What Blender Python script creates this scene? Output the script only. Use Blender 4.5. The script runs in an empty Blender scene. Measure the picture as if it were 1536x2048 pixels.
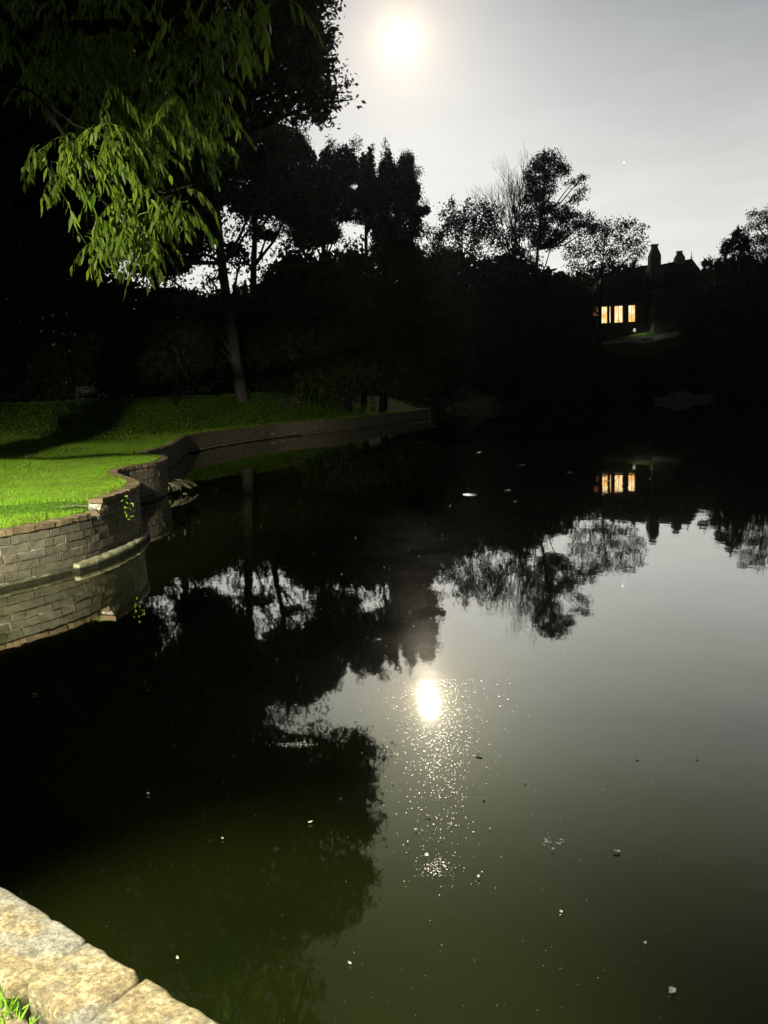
import bpy, math, random
import numpy as np
from mathutils import Matrix, Vector
R = math.radians
random.seed(7); rng = np.random.default_rng(11)
sc = bpy.context.scene
C = sc.collection

# ------------------------------------------------------------------ camera
CAM_H, FPX, PITCH, ROLL = 2.4, 1490.0, R(8.95), R(2.9)
def dirw(x, y):
    a, b, f = x - 768.0, 1024.0 - y, FPX
    c, s = math.cos(ROLL), math.sin(ROLL)
    dx, dy = a*c + b*s, -a*s + b*c
    return Vector((dx, f*math.cos(PITCH) + dy*math.sin(PITCH), dy*math.cos(PITCH) - f*math.sin(PITCH)))
o_ = dirw(768, 1024)
right = (dirw(769, 1024) - o_).normalized(); up = (dirw(768, 1023) - o_).normalized(); back = -o_.normalized()
cd = bpy.data.cameras.new('camera'); cam = bpy.data.objects.new('camera', cd); C.objects.link(cam)
cam.matrix_world = Matrix(((right.x, up.x, back.x, 0), (right.y, up.y, back.y, 0), (right.z, up.z, back.z, CAM_H), (0, 0, 0, 1)))
cd.sensor_fit = 'VERTICAL'; cd.sensor_height = 34.6; cd.lens = 34.6*FPX/2048.0
cd.clip_start = 0.05; cd.clip_end = 6000
sc.camera = cam
sc.render.resolution_x = 768; sc.render.resolution_y = 1024

MOON = dirw(801, 80).normalized()
m_el = math.asin(MOON.z); m_az = math.atan2(MOON.x, MOON.y)

# ------------------------------------------------------------------ view, world, lamps
sc.view_settings.view_transform = 'Standard'; sc.view_settings.look = 'None'
sc.view_settings.exposure = 0.0; sc.view_settings.gamma = 1.0
sc.render.engine = 'CYCLES'
sc.cycles.use_denoising = True
sc.cycles.max_bounces = 6; sc.cycles.diffuse_bounces = 2; sc.cycles.glossy_bounces = 3
sc.cycles.transmission_bounces = 3; sc.cycles.sample_clamp_indirect = 4.0

class NT:
    """small helper to write node trees"""
    def __init__(s, tree): s.t = tree; s.n = tree.nodes; s.l = tree.links
    def add(s, typ, **kw):
        nd = s.n.new(typ)
        for k, v in kw.items():
            if k.startswith('i_'):
                key = k[2:]; key = int(key) if key.isdigit() else key.replace('_', ' ')
                s.set(nd.inputs[key], v)
            else: setattr(nd, k, v)
        return nd
    def set(s, sock, v):
        if isinstance(v, bpy.types.NodeSocket): s.l.new(v, sock)
        elif isinstance(v, bpy.types.Node): s.l.new(v.outputs[0], sock)
        else: sock.default_value = v
    def math(s, op, a, b=0.0, c=None, clamp=False):
        nd = s.n.new('ShaderNodeMath'); nd.operation = op; nd.use_clamp = clamp
        s.set(nd.inputs[0], a); s.set(nd.inputs[1], b)
        if c is not None: s.set(nd.inputs[2], c)
        return nd.outputs[0]
    def ramp(s, fac, stops, interp='LINEAR'):
        nd = s.n.new('ShaderNodeValToRGB'); s.set(nd.inputs[0], fac); cr = nd.color_ramp; cr.interpolation = interp
        while len(cr.elements) < len(stops): cr.elements.new(0.5)
        for e, (p, c) in zip(cr.elements, stops):
            e.position = p; e.color = (*c, 1) if len(c) == 3 else c
        return nd.outputs[0]
    def mix(s, fac, a, b, mode='MIX'):
        nd = s.n.new('ShaderNodeMix'); nd.data_type = 'RGBA'; nd.blend_type = mode
        s.set(nd.inputs[0], fac)
        for i, v in ((6, a), (7, b)):
            if isinstance(v, tuple) and len(v) == 3: v = (*v, 1)
            s.set(nd.inputs[i], v)
        return nd.outputs[2]
    def noise(s, scale, detail=4, rough=0.55, vec=None, out=0):
        nd = s.n.new('ShaderNodeTexNoise'); nd.inputs['Scale'].default_value = scale
        nd.inputs['Detail'].default_value = detail; nd.inputs['Roughness'].default_value = rough
        if vec is not None: s.l.new(vec, nd.inputs['Vector'])
        return nd.outputs[out]
    def smooth(s, v, a, b, lo=0.0, hi=1.0):
        nd = s.n.new('ShaderNodeMapRange'); nd.interpolation_type = 'SMOOTHSTEP'
        s.set(nd.inputs['Value'], v)
        for k, x in (('From Min', a), ('From Max', b), ('To Min', lo), ('To Max', hi)): nd.inputs[k].default_value = x
        return nd.outputs[0]

w = bpy.data.worlds.new('World'); sc.world = w; w.use_nodes = True
T = NT(w.node_tree); T.n.clear()
tc = T.add('ShaderNodeTexCoord'); vec = tc.outputs['Generated']
nrm = T.add('ShaderNodeVectorMath', operation='NORMALIZE'); T.l.new(vec, nrm.inputs[0]); vec = nrm.outputs[0]
sep = T.add('ShaderNodeSeparateXYZ'); T.l.new(vec, sep.inputs[0])
sky = T.add('ShaderNodeTexSky', sky_type='NISHITA'); sky.sun_disc = False
sky.sun_elevation = m_el; sky.sun_rotation = m_az; sky.dust_density = 4.0; sky.air_density = 1.0
grey = T.add('ShaderNodeHueSaturation'); grey.inputs['Saturation'].default_value = 0.25; T.l.new(sky.outputs[0], grey.inputs['Color'])
# dusk sky: bright at the western horizon, dark overhead and behind
base = T.ramp(sep.outputs['Z'], [(0.0, (.93, .93, .84)), (.09, (.82, .84, .77)), (.2, (.63, .645, .615)), (.30, (.45, .465, .46)),
      (.42, (.215, .235, .26)), (.49, (.115, .125, .115)), (.56, (.04, .043, .034)), (.62, (.008, .009, .007)), (1.0, (.004, .005, .006))])
hor = T.add('ShaderNodeVectorMath', operation='MULTIPLY'); T.l.new(vec, hor.inputs[0]); hor.inputs[1].default_value = (1, 1, 0)
hn = T.add('ShaderNodeVectorMath', operation='NORMALIZE'); T.l.new(hor.outputs[0], hn.inputs[0])
hd = T.add('ShaderNodeVectorMath', operation='DOT_PRODUCT'); T.l.new(hn.outputs[0], hd.inputs[0]); hd.inputs[1].default_value = (math.sin(m_az), math.cos(m_az), 0)
azf = T.smooth(hd.outputs['Value'], -0.1, 0.93, 0.028, 1.0)
md = T.add('ShaderNodeVectorMath', operation='DOT_PRODUCT'); T.l.new(vec, md.inputs[0]); md.inputs[1].default_value = tuple(MOON)
ang = T.math('MULTIPLY', T.math('ARCCOSINE', T.math('MINIMUM', md.outputs['Value'], 0.999999)), 180/math.pi)
def glow(sig, amp, col, power=1.0):
    e = T.math('MULTIPLY', T.math('EXPONENT', T.math('MULTIPLY', T.math('POWER', T.math('DIVIDE', ang, sig), power), -1.0)), amp)
    return T.mix(1.0, T.mix(0.0, (*col,), (*col,)), T.math('MULTIPLY', e, 1.0), 'MULTIPLY')
low = T.smooth(sep.outputs['Z'], -0.02, 0.0)
cloud_map = T.add('ShaderNodeMapping'); T.l.new(vec, cloud_map.inputs[0]); cloud_map.inputs['Scale'].default_value = (1.2, 1.2, 6.0)
cl = T.smooth(T.noise(2.2, 5, .6, cloud_map.outputs[0]), .3, .75, .90, 1.07)
c1 = T.mix(1.0, base, azf, 'MULTIPLY')
c1 = T.mix(1.0, c1, cl, 'MULTIPLY')
c1 = T.mix(1.0, c1, glow(12.0, .22, (1, .97, .90)), 'ADD')
c1 = T.mix(1.0, c1, glow(1.25, .75, (1, .84, .50), 1.5), 'ADD')
c1 = T.mix(1.0, c1, glow(3.7, .28, (1, .58, .20), 1.6), 'ADD')
c1 = T.mix(.004, c1, T.mix(1.0, grey.outputs[0], azf, 'MULTIPLY'), 'ADD')
c1 = T.mix(1.0, c1, low, 'MULTIPLY')
# the Nishita share and the dusk gradient are written for background strength 0.1
c1 = T.mix(1.0, c1, (10.0, 10.0, 10.0), 'MULTIPLY')
bg = T.add('ShaderNodeBackground'); T.l.new(c1, bg.inputs[0]); bg.inputs[1].default_value = 0.1
T.l.new(bg.outputs[0], T.add('ShaderNodeOutputWorld').inputs[0])

def lamp(name, typ, loc, target, **kw):
    d = bpy.data.lights.new(name, typ)
    for k, v in kw.items(): setattr(d, k, v)
    o = bpy.data.objects.new(name, d); C.objects.link(o); o.location = loc
    o.rotation_euler = (Vector(target) - Vector(loc)).to_track_quat('-Z', 'Y').to_euler()
    return o
lamp('moonlight', 'SUN', MOON*100, (0, 0, 0), energy=0.5, angle=R(1.2), color=(1, .93, .8))
# the yard floodlight behind the photographer whose light falls on the near lawn; the spots after it are added
lamp('yard_floodlight', 'SPOT', (-6.2, -1.0, 6.2), (-7.3, 13.3, .9), energy=34000, spot_size=R(50), spot_blend=1.0, shadow_soft_size=0.12, color=(1, .93, .68))
lamp('added_spot', 'SPOT', (-2.6, -.6, 3.0), (1.5, 7.5, 0), energy=650, spot_size=R(64), spot_blend=1.0, shadow_soft_size=0.3, color=(1, .95, .85))  # added wide spot that brightens the floating leaves
lamp('added_spot', 'SPOT', (-1.7, .9, 3.6), (-1.05, 1.9, .8), energy=2000, spot_size=R(50), spot_blend=0.7, shadow_soft_size=0.06, color=(1, .93, .72))  # added spot above the front coping to brighten its stones
lamp('added_spot', 'SPOT', (-2.6, -.6, 3.0), tuple(Vector((0, 0, CAM_H)) + dirw(225, 400)/dirw(225, 400).y*6.1), energy=3300, spot_size=R(15.5), spot_blend=1.0, shadow_soft_size=0.06, color=(1, .93, .72))  # added narrow spot aimed at the hanging ash leaves

# ------------------------------------------------------------------ materials
def mat(name, rough=0.9, spec=0.2):
    m = bpy.data.materials.new(name); m.use_nodes = True
    t = NT(m.node_tree); b = t.n['Principled BSDF']
    b.inputs['Roughness'].default_value = rough; b.inputs['Specular IOR Level'].default_value = spec
    return m, t, b
def isl(t): return t.add('ShaderNodeNewGeometry').outputs['Random Per Island']
def pos(t): return t.add('ShaderNodeNewGeometry').outputs['Position']
def bump(t, b, h, strength=0.5, dist=0.02):
    nd = t.add('ShaderNodeBump'); nd.inputs['Strength'].default_value = strength; nd.inputs['Distance'].default_value = dist
    t.l.new(h, nd.inputs['Height']); t.l.new(nd.outputs[0], b.inputs['Normal'])
def foliage(name, c0, c1, trans=0.25, rough=.75, spec=.15):
    m, t, b = mat(name, rough, spec)
    col = t.ramp(isl(t), [(0, c0), (1, c1)])
    t.l.new(col, b.inputs['Base Color'])
    tr = t.add('ShaderNodeBsdfTranslucent'); t.l.new(col, tr.inputs[0])
    mx = t.add('ShaderNodeMixShader'); mx.inputs[0].default_value = trans
    t.l.new(b.outputs[0], mx.inputs[1]); t.l.new(tr.outputs[0], mx.inputs[2])
    t.l.new(mx.outputs[0], t.n['Material Output'].inputs[0])
    return m
M = {}
M['leaf_dark'] = foliage('dark_leaves', (.022, .040, .014), (.045, .075, .024), .1)
M['leaf_green'] = foliage('green_leaves', (.035, .065, .018), (.08, .13, .03), .15)
M['leaf_blue'] = foliage('spruce_needles', (.018, .030, .018), (.035, .05, .03), .05)
M['leaf_ash'] = foliage('ash_leaves', (.06, .13, .010), (.22, .32, .025), .35, .5, .4)
M['grass'] = foliage('grass_blades', (.10, .25, .012), (.27, .48, .035), .3, .6, .3)
m = M['grass']; t = NT(m.node_tree); rp = [n_ for n_ in t.n if n_.type == 'VALTORGB'][0]
cc = t.mix(t.smooth(t.noise(1.3, 5, .65, pos(t)), .42, .68, 0, .65), rp.outputs[0], (.16, .17, .03)); cc = t.mix(t.smooth(t.noise(7, 3, .6, pos(t)), .5, .7, 0, .55), cc, (.05, .11, .012))
for l_ in list(rp.outputs[0].links):
    if l_.to_node.type != 'MIX': t.l.new(cc, l_.to_socket)
M['weed'] = foliage('weeds', (.12, .13, .09), (.22, .22, .15), .2)
M['flower'] = foliage('white_petals', (.6, .6, .5), (.8, .8, .7), .2)
M['dead_leaf'] = foliage('floating_leaves', (.6, .58, .45), (.85, .85, .75), .05, .28, .9)
def bark(name, c0, c1):
    m, t, b = mat(name, .95, .1)
    mp = t.add('ShaderNodeMapping'); t.l.new(pos(t), mp.inputs[0]); mp.inputs['Scale'].default_value = (6, 6, 1.2)
    n = t.noise(2.5, 6, .65, mp.outputs[0])
    t.l.new(t.ramp(n, [(.35, c0), (.65, c1)]), b.inputs['Base Color']); bump(t, b, n, .8, .05)
    return m
M['bark'] = bark('dark_bark', (.010, .009, .007), (.035, .03, .023))
M['bark_pale'] = bark('pale_bark', (.06, .058, .05), (.17, .16, .14))
m, t, b = mat('lawn_ground', 1.0, .05); M['lawn'] = m
n1 = t.noise(.5, 4, .6, pos(t)); n2 = t.noise(22, 5, .7, pos(t))
c = t.ramp(n2, [(.3, (.03, .075, .009)), (.7, (.10, .21, .022))])
c = t.mix(t.smooth(n1, .45, .75, 0, .45), c, (.05, .06, .018))
t.l.new(c, b.inputs['Base Color']); bump(t, b, n2, .9, .08)
m, t, b = mat('block', .85, .25); M['block'] = m
n = t.noise(9, 6, .65, pos(t)); n2 = t.noise(1.3, 3, .6, pos(t))
c = t.ramp(isl(t), [(0, (.085, .078, .054)), (.5, (.12, .108, .075)), (.8, (.09, .088, .07)), (1, (.155, .135, .09))])
c = t.mix(t.smooth(n, .35, .7, 0, .7), c, (.038, .038, .03)); c = t.mix(t.smooth(n2, .5, .7, 0, .5), c, (.12, .115, .09))
c = t.mix(t.smooth(t.noise(2.4, 3, .6, pos(t)), .56, .72, 0, .85), c, (.03, .04, .015))
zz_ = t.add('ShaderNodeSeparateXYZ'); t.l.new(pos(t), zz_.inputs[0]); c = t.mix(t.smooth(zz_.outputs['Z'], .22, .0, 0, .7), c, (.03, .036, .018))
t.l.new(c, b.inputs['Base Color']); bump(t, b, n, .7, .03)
m, t, b = mat('mortar', .95, .1); M['mortar'] = m
n = t.noise(14, 5, .6, pos(t)); t.l.new(t.ramp(n, [(.3, (.12, .12, .09)), (.5, (.24, .23, .19)), (.7, (.5, .48, .42))]), b.inputs['Base Color']); bump(t, b, n, .6, .02)
m, t, b = mat('cap_brick', .85, .25); M['cap'] = m
n = t.noise(16, 5, .7, pos(t)); c = t.ramp(isl(t), [(0, (.09, .068, .042)), (.5, (.14, .10, .06)), (1, (.20, .155, .10))])
c = t.mix(t.smooth(n, .4, .72, 0, .75), c, (.10, .085, .05))
t.l.new(c, b.inputs['Base Color']); bump(t, b, n, .6, .02)
m, t, b = mat('concrete_footing', .9, .2); M['footing'] = m
n = t.noise(7, 6, .7, pos(t)); zz_ = t.add('ShaderNodeSeparateXYZ'); t.l.new(pos(t), zz_.inputs[0]); c = t.ramp(n, [(.35, (.07, .075, .04)), (.5, (.2, .2, .13)), (.7, (.36, .34, .25))])
t.l.new(t.mix(t.smooth(t.math('ADD', zz_.outputs['Z'], t.math('MULTIPLY', n, -.06)), .055, .02), c, (.012, .014, .008)), b.inputs['Base Color']); bump(t, b, n, .8, .03)
m, t, b = mat('sandstone', .8, .3); M['sandstone'] = m
mp = t.add('ShaderNodeMapping'); t.l.new(pos(t), mp.inputs[0]); mp.inputs['Rotation'].default_value = (0, 0, R(-55)); mp.inputs['Scale'].default_value = (1.3, 2.1, 1.3)
n = t.noise(15, 10, .8, mp.outputs[0]); n2 = t.noise(3.2, 3, .6, mp.outputs[0]); n3 = t.noise(70, 4, .7, pos(t))
c = t.ramp(n, [(.30, (.14, .125, .08)), (.42, (.27, .22, .12)), (.50, (.42, .34, .18)), (.58, (.60, .53, .31)), (.68, (.80, .76, .55))])
c = t.mix(t.smooth(n2, .45, .62, 0, .75), c, t.ramp(n, [(.35, (.17, .19, .17)), (.65, (.50, .52, .45))]))
c = t.mix(t.smooth(n3, .42, .62, 0, .6), c, (.10, .09, .06))
t.l.new(c, b.inputs['Base Color']); bump(t, b, t.math('ADD', n, t.math('MULTIPLY', n3, .5)), 1.0, .03)
m, t, b = mat('old_stone', .95, .1); M['oldstone'] = m
n = t.noise(1.8, 6, .7, pos(t)); t.l.new(t.ramp(n, [(.35, (.35, .34, .30)), (.65, (.8, .78, .70))]), b.inputs['Base Color']); bump(t, b, n, .6, .1)
m, t, b = mat('house_stone', .95, .1); M['house'] = m
n = t.noise(3, 6, .7, pos(t)); t.l.new(t.ramp(n, [(.35, (.10, .09, .08)), (.65, (.22, .20, .17))]), b.inputs['Base Color']); bump(t, b, n, .6, .1)
m, t, b = mat('chimney_stone', .95, .1); M['chimney'] = m
n = t.noise(4, 6, .7, pos(t)); t.l.new(t.ramp(n, [(.35, (.25, .22, .19)), (.65, (.5, .46, .4))]), b.inputs['Base Color'])
m, t, b = mat('slate', .8, .2); M['slate'] = m
n = t.noise(5, 4, .7, pos(t)); t.l.new(t.ramp(n, [(.35, (.03, .03, .03)), (.65, (.08, .08, .075))]), b.inputs['Base Color'])
m, t, b = mat('window_frame_paint', .6, .3); b.inputs['Base Color'].default_value = (.12, .08, .05, 1); M['frame'] = m
m, t, b = mat('pale_paint', .6, .3); b.inputs['Base Color'].default_value = (.7, .68, .6, 1); M['white'] = m
m, t, b = mat('chair_metal', .5, .4); b.inputs['Base Color'].default_value = (.22, .20, .17, 1); M['metal'] = m
m, t, b = mat('terracotta', .9, .2); b.inputs['Base Color'].default_value = (.30, .15, .08, 1); M['terracotta'] = m
m, t, b = mat('gravel_path', .95, .1); M['path'] = m
n = t.noise(3, 6, .7, pos(t)); t.l.new(t.ramp(n, [(.3, (.3, .3, .27)), (.7, (.55, .54, .48))]), b.inputs['Base Color'])
def emis(name, c0, c1, s, scale):
    m = bpy.data.materials.new(name); m.use_nodes = True; t = NT(m.node_tree); t.n.clear()
    e = t.add('ShaderNodeEmission'); e.inputs[1].default_value = s
    mp = t.add('ShaderNodeMapping'); t.l.new(pos(t), mp.inputs[0]); mp.inputs['Scale'].default_value = (scale, scale, scale*.5)
    t.l.new(t.ramp(t.noise(1.0, 3, .6, mp.outputs[0]), [(.38, c0), (.56, c1)]), e.inputs[0])
    t.l.new(e.outputs[0], t.add('ShaderNodeOutputMaterial').inputs[0]); return m
M['lit'] = emis('lit_glass', (.98, .42, .08), (1, .86, .48), 1.35, 1.6)
M['dim'] = emis('dim_glass', (.10, .03, .006), (.45, .16, .05), 1.0, 2.0)
M['moon'] = emis('moon_light', (1, .97, .88), (1, .97, .88), 3.2, .001)
M['lantern'] = emis('lantern_glass', (1, .97, .9), (1, .97, .9), .4, 1)
M['star'] = emis('star_light', (1, 1, .98), (1, 1, .98), 3.0, .001)
# water: a mirror that weakens looking steeply down, over a murky olive body
m = bpy.data.materials.new('pond_water'); m.use_nodes = True; t = NT(m.node_tree); t.n.clear(); M['water'] = m
lw = t.add('ShaderNodeLayerWeight'); lw.inputs['Blend'].default_value = .5
fac = t.math('MULTIPLY', t.math('POWER', lw.outputs['Facing'], 1.25), .92)
mp = t.add('ShaderNodeMapping'); t.l.new(pos(t), mp.inputs[0]); mp.inputs['Scale'].default_value = (1, .6, 1)
h = t.math('ADD', t.noise(2.2, 3, .5, mp.outputs[0]), t.math('MULTIPLY', t.noise(26, 3, .6, mp.outputs[0]), .035))
bp = t.add('ShaderNodeBump'); bp.inputs['Strength'].default_value = .5; bp.inputs['Distance'].default_value = .0032; t.l.new(h, bp.inputs['Height'])
gl = t.add('ShaderNodeBsdfGlossy'); t.l.new(t.ramp(lw.outputs['Facing'], [(.35, (.62, .70, .36)), (.58, (.86, .88, .70)), (.75, (.98, .97, .93))]), gl.inputs['Color']); gl.inputs['Roughness'].default_value = .022; t.l.new(bp.outputs[0], gl.inputs['Normal'])
df = t.add('ShaderNodeBsdfDiffuse'); t.l.new(t.ramp(t.noise(.35, 3, .5, pos(t)), [(.35, (.006, .010, .002)), (.7, (.014, .018, .003))]), df.inputs[0])
g2 = t.add('ShaderNodeBsdfGlossy'); g2.inputs['Color'].default_value = (1, .93, .78, 1); g2.inputs['Roughness'].default_value = .17; t.l.new(bp.outputs[0], g2.inputs['Normal'])
gm = t.add('ShaderNodeMixShader'); t.set(gm.inputs[0], t.smooth(t.noise(1.1, 4, .6, pos(t)), .3, .7, .004, .014)); t.l.new(gl.outputs[0], gm.inputs[1]); t.l.new(g2.outputs[0], gm.inputs[2]); gl = gm
mx = t.add('ShaderNodeMixShader'); t.l.new(fac, mx.inputs[0]); t.l.new(df.outputs[0], mx.inputs[1]); t.l.new(gl.outputs[0], mx.inputs[2])
t.l.new(mx.outputs[0], t.add('ShaderNodeOutputMaterial').inputs[0])
m, t, b = mat('glint_flecks', .18, .5); b.inputs['Base Color'].default_value = (.30, .29, .2, 1); b.inputs['Metallic'].default_value = .9; b.inputs['Base Color'].default_value = (.85, .8, .72, 1); b.inputs['Roughness'].default_value = .33; M['fleck'] = m  # metallic, so the flecks put moon glints on the water

# ------------------------------------------------------------------ mesh helpers
def link(name, verts, faces, material, parent=None, smooth=False):
    """faces: (k,4) or (k,3) numpy array, or a list of such arrays"""
    verts = np.asarray(verts, dtype=np.float32)
    fl = faces if isinstance(faces, list) else [faces]
    fl = [np.asarray(f, dtype=np.int32) for f in fl if len(f)]
    me = bpy.data.meshes.new(name)
    me.vertices.add(len(verts)); me.vertices.foreach_set('co', verts.ravel())
    idx = np.concatenate([f.ravel() for f in fl]); cnt = np.concatenate([np.full(len(f), f.shape[1]) for f in fl])
    st = np.concatenate([[0], np.cumsum(cnt)[:-1]]).astype(np.int32)
    me.loops.add(len(idx)); me.loops.foreach_set('vertex_index', idx)
    me.polygons.add(len(cnt)); me.polygons.foreach_set('loop_start', st); me.polygons.foreach_set('loop_total', cnt.astype(np.int32))
    me.update(calc_edges=True); me.validate()
    me.polygons.foreach_set('use_smooth', np.full(len(me.polygons), bool(smooth)))
    me.materials.append(material)
    o = bpy.data.objects.new(name, me); C.objects.link(o)
    if parent is not None: o.parent = parent; o.matrix_parent_inverse = Matrix.Translation(-Vector(parent.location)) if parent.type == 'EMPTY' else Matrix()
    return o
def tag(o, label, cat, group=None, kind=None):
    if label: o['label'] = label
    if cat: o['category'] = cat
    if group: o['group'] = group
    if kind: o['kind'] = kind
    return o
def thing(name, loc, label, cat, group=None):
    o = bpy.data.objects.new(name, None); o.empty_display_size = .2; C.objects.link(o); o.location = loc
    return tag(o, label, cat, group)
class MB:
    def __init__(s): s.v = []; s.f = []; s.k = 0
    def add(s, v, f):
        v = np.asarray(v, dtype=float); s.v.append(v); s.f.append(np.asarray(f) + s.k); s.k += len(v)
    def box(s, c, size, ax=None, jit=0.0, taper=1.0):
        """c centre, size (sx,sy,sz), ax 3x3 rows = local axes"""
        q = np.array([[-1,-1,-1],[1,-1,-1],[1,1,-1],[-1,1,-1],[-1,-1,1],[1,-1,1],[1,1,1],[-1,1,1]], float)*.5
        q[4:, :2] *= taper
        q = q*np.array(size)
        if jit: q += rng.normal(0, jit, q.shape)
        if ax is not None: q = q @ np.array(ax)
        s.add(q + np.array(c), [[0,3,2,1],[4,5,6,7],[0,1,5,4],[1,2,6,5],[2,3,7,6],[3,0,4,7]])
    def tube(s, pts, rad, sides=6):
        pts = np.asarray(pts, float); n = len(pts); rad = np.broadcast_to(rad, (n,))
        tg = np.gradient(pts, axis=0); tg /= np.linalg.norm(tg, axis=1)[:, None] + 1e-9
        ref = np.where(np.abs(tg[:, 2:3]) > .9, np.array([[1., 0, 0]]), np.array([[0, 0, 1.]]))
        a = np.cross(tg, ref); a /= np.linalg.norm(a, axis=1)[:, None] + 1e-9; bb = np.cross(tg, a)
        th = np.arange(sides)/sides*2*math.pi
        ring = pts[:, None] + rad[:, None, None]*(a[:, None]*np.cos(th)[None, :, None] + bb[:, None]*np.sin(th)[None, :, None])
        f = [[i*sides+j, i*sides+(j+1) % sides, (i+1)*sides+(j+1) % sides, (i+1)*sides+j] for i in range(n-1) for j in range(sides)]
        s.add(ring.reshape(-1, 3), f)
    def build(s, name, material, parent=None, smooth=False):
        return link(name, np.concatenate(s.v), np.concatenate(s.f), material, parent, smooth)
def ray(px, py, D):
    d = dirw(px, py); return np.array([d.x/d.y*D, D, CAM_H + d.z/d.y*D])
def plane(px, py, z=0.0):
    d = dirw(px, py); k = (z-CAM_H)/d.z; return np.array([d.x*k, d.y*k, z])

# ------------------------------------------------------------------ shore line and terrain
near = [(8, -4), (3, -.75), (1.2, .5), (-.5, 1.71), (-1.37, 2.33), (-2.6, 3.2), (-4.2, 4.4)]
WALL = [(-4.2, 4.4), (-5.6, 5.8), (-6.15, 7.3), (-5.95, 8.8), (-5.36, 9.95), (-5.05, 10.3), (-4.8, 10.7), (-4.55, 11.3), (-4.42, 12.0),
        (-4.38, 12.8), (-4.5, 13.7), (-4.8, 14.5), (-5.3, 15.4), (-5.85, 16.4), (-6.15, 17.3), (-6.05, 18.2), (-5.8, 19.1), (-5.85, 20.2),
        (-6.15, 21.4), (-6.6, 22.6), (-7.4, 23.9), (-8.0, 25.5), (-8.1, 27.3), (-8.2, 29.3), (-8.75, 32.5), (-9.4, 36), (-9.5, 38.8),
        (-8.95, 41.8), (-7.9, 45), (-6.46, 48.3), (-4.03, 50.6), (-2.09, 53.4), (.8, 60), (4.7, 69)]
def catmull(P, k=8):
    P = np.array(P, float); Q = np.vstack([2*P[0]-P[1], P, 2*P[-1]-P[-2]]); out = []
    for i in range(1, len(Q)-2):
        for j in range(k):
            u = j/k; p0, p1, p2, p3 = Q[i-1:i+3]
            out.append(.5*((2*p1)+(-p0+p2)*u+(2*p0-5*p1+4*p2-p3)*u*u+(-p0+3*p1-3*p2+p3)*u**3))
    out.append(P[-1]); return np.array(out)
W_ = catmull(WALL)
for _ in range(3):
    sg0 = np.concatenate([[0], np.cumsum(np.linalg.norm(np.diff(W_, axis=0), axis=1))]); un = np.linspace(0, sg0[-1], 420)
    W_ = np.stack([np.interp(un, sg0, W_[:, 0]), np.interp(un, sg0, W_[:, 1])], -1); W2 = W_.copy()
    W2[2:-2] = (W_[:-4]+W_[1:-3]*2+W_[2:-2]*3+W_[3:-1]*2+W_[4:])/9; W_ = W2
far = [(6.2, 78), (7.2, 90), (8.0, 101), (13, 102), (18.5, 100), (21, 92), (23, 87), (30, 85.5), (38, 87), (48, 91), (70, 95), (110, 85), (120, 30), (90, -10), (30, -14)]
LAKE = np.vstack([np.array(near[:-1], float), W_, np.array(far, float)])
def sdist(x, y):
    """signed distance to the shore, positive on land"""
    x = np.asarray(x, float); y = np.asarray(y, float); sh = x.shape; x = x.ravel(); y = y.ravel()
    A = LAKE; B = np.roll(LAKE, -1, axis=0); best = np.full(x.shape, 1e9); inside = np.zeros(x.shape, bool)
    for (ax, ay), (bx, by) in zip(A, B):
        dx, dy = bx-ax, by-ay; L = dx*dx+dy*dy + 1e-12
        t_ = np.clip(((x-ax)*dx+(y-ay)*dy)/L, 0, 1)
        best = np.minimum(best, np.hypot(x-ax-t_*dx, y-ay-t_*dy))
        c = ((ay > y) != (by > y)); 
        with np.errstate(divide='ignore', invalid='ignore'): xi = (bx-ax)*(y-ay)/(by-ay+1e-20)+ax
        inside ^= c & (x < xi)
    return np.where(inside, -best, best).reshape(sh)
def ss(a, b, x): 
    t_ = np.clip((x-a)/(b-a), 0, 1); return t_*t_*(3-2*t_)
def capz(y):
    """height of the wall top, by distance"""
    y = np.asarray(y, float)
    return np.where(y < 11.75, .82, 1.0 - .1*ss(16, 26, y))
def height(x, y):
    x = np.asarray(x, float); y = np.asarray(y, float); sd = sdist(x, y)
    wd_ = 1 - .5*ss(34, 50, y); left = capz(y) - .05 + 2.1*ss(2.5*wd_, 17*wd_, sd) + .02*np.sin(x*1.7+y*.9) + .045*np.sin(y*.85+.4*x)*ss(1, 4, sd) + .8*ss(15, 60, sd)
    left = np.where(y < 6, np.minimum(left, .80), left)
    right_ = .25 + (8.1+1.3*ss(32, 43, x))*ss(0, 15, sd) + .03*np.clip(sd-15, 0, 200) + .25*np.sin(x*.6)*np.sin(y*.45)
    land = left + (right_-left)*ss(14, 24, x)*ss(60, 80, y)
    return np.where(sd > .18, land, np.where(sd > .1, land-(.18-sd)/.08*(land+1.4), -1.4))
def axis(a, b, fine_a, fine_b, fs, grow=1.13):
    c = list(np.arange(fine_a, fine_b, fs)); st = fs; v = c[-1]
    while v < b: st *= grow; v += st; c.append(v)
    st = fs; v = c[0]
    while v > a: st *= grow; v -= st; c.insert(0, v)
    return np.array(c)
X = axis(-1500, 1500, -13, 2, .1, 1.10); Y = axis(-300, 3000, 1, 30, .11, 1.03)
gx, gy = np.meshgrid(X, Y); gz = height(gx, gy)
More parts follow.
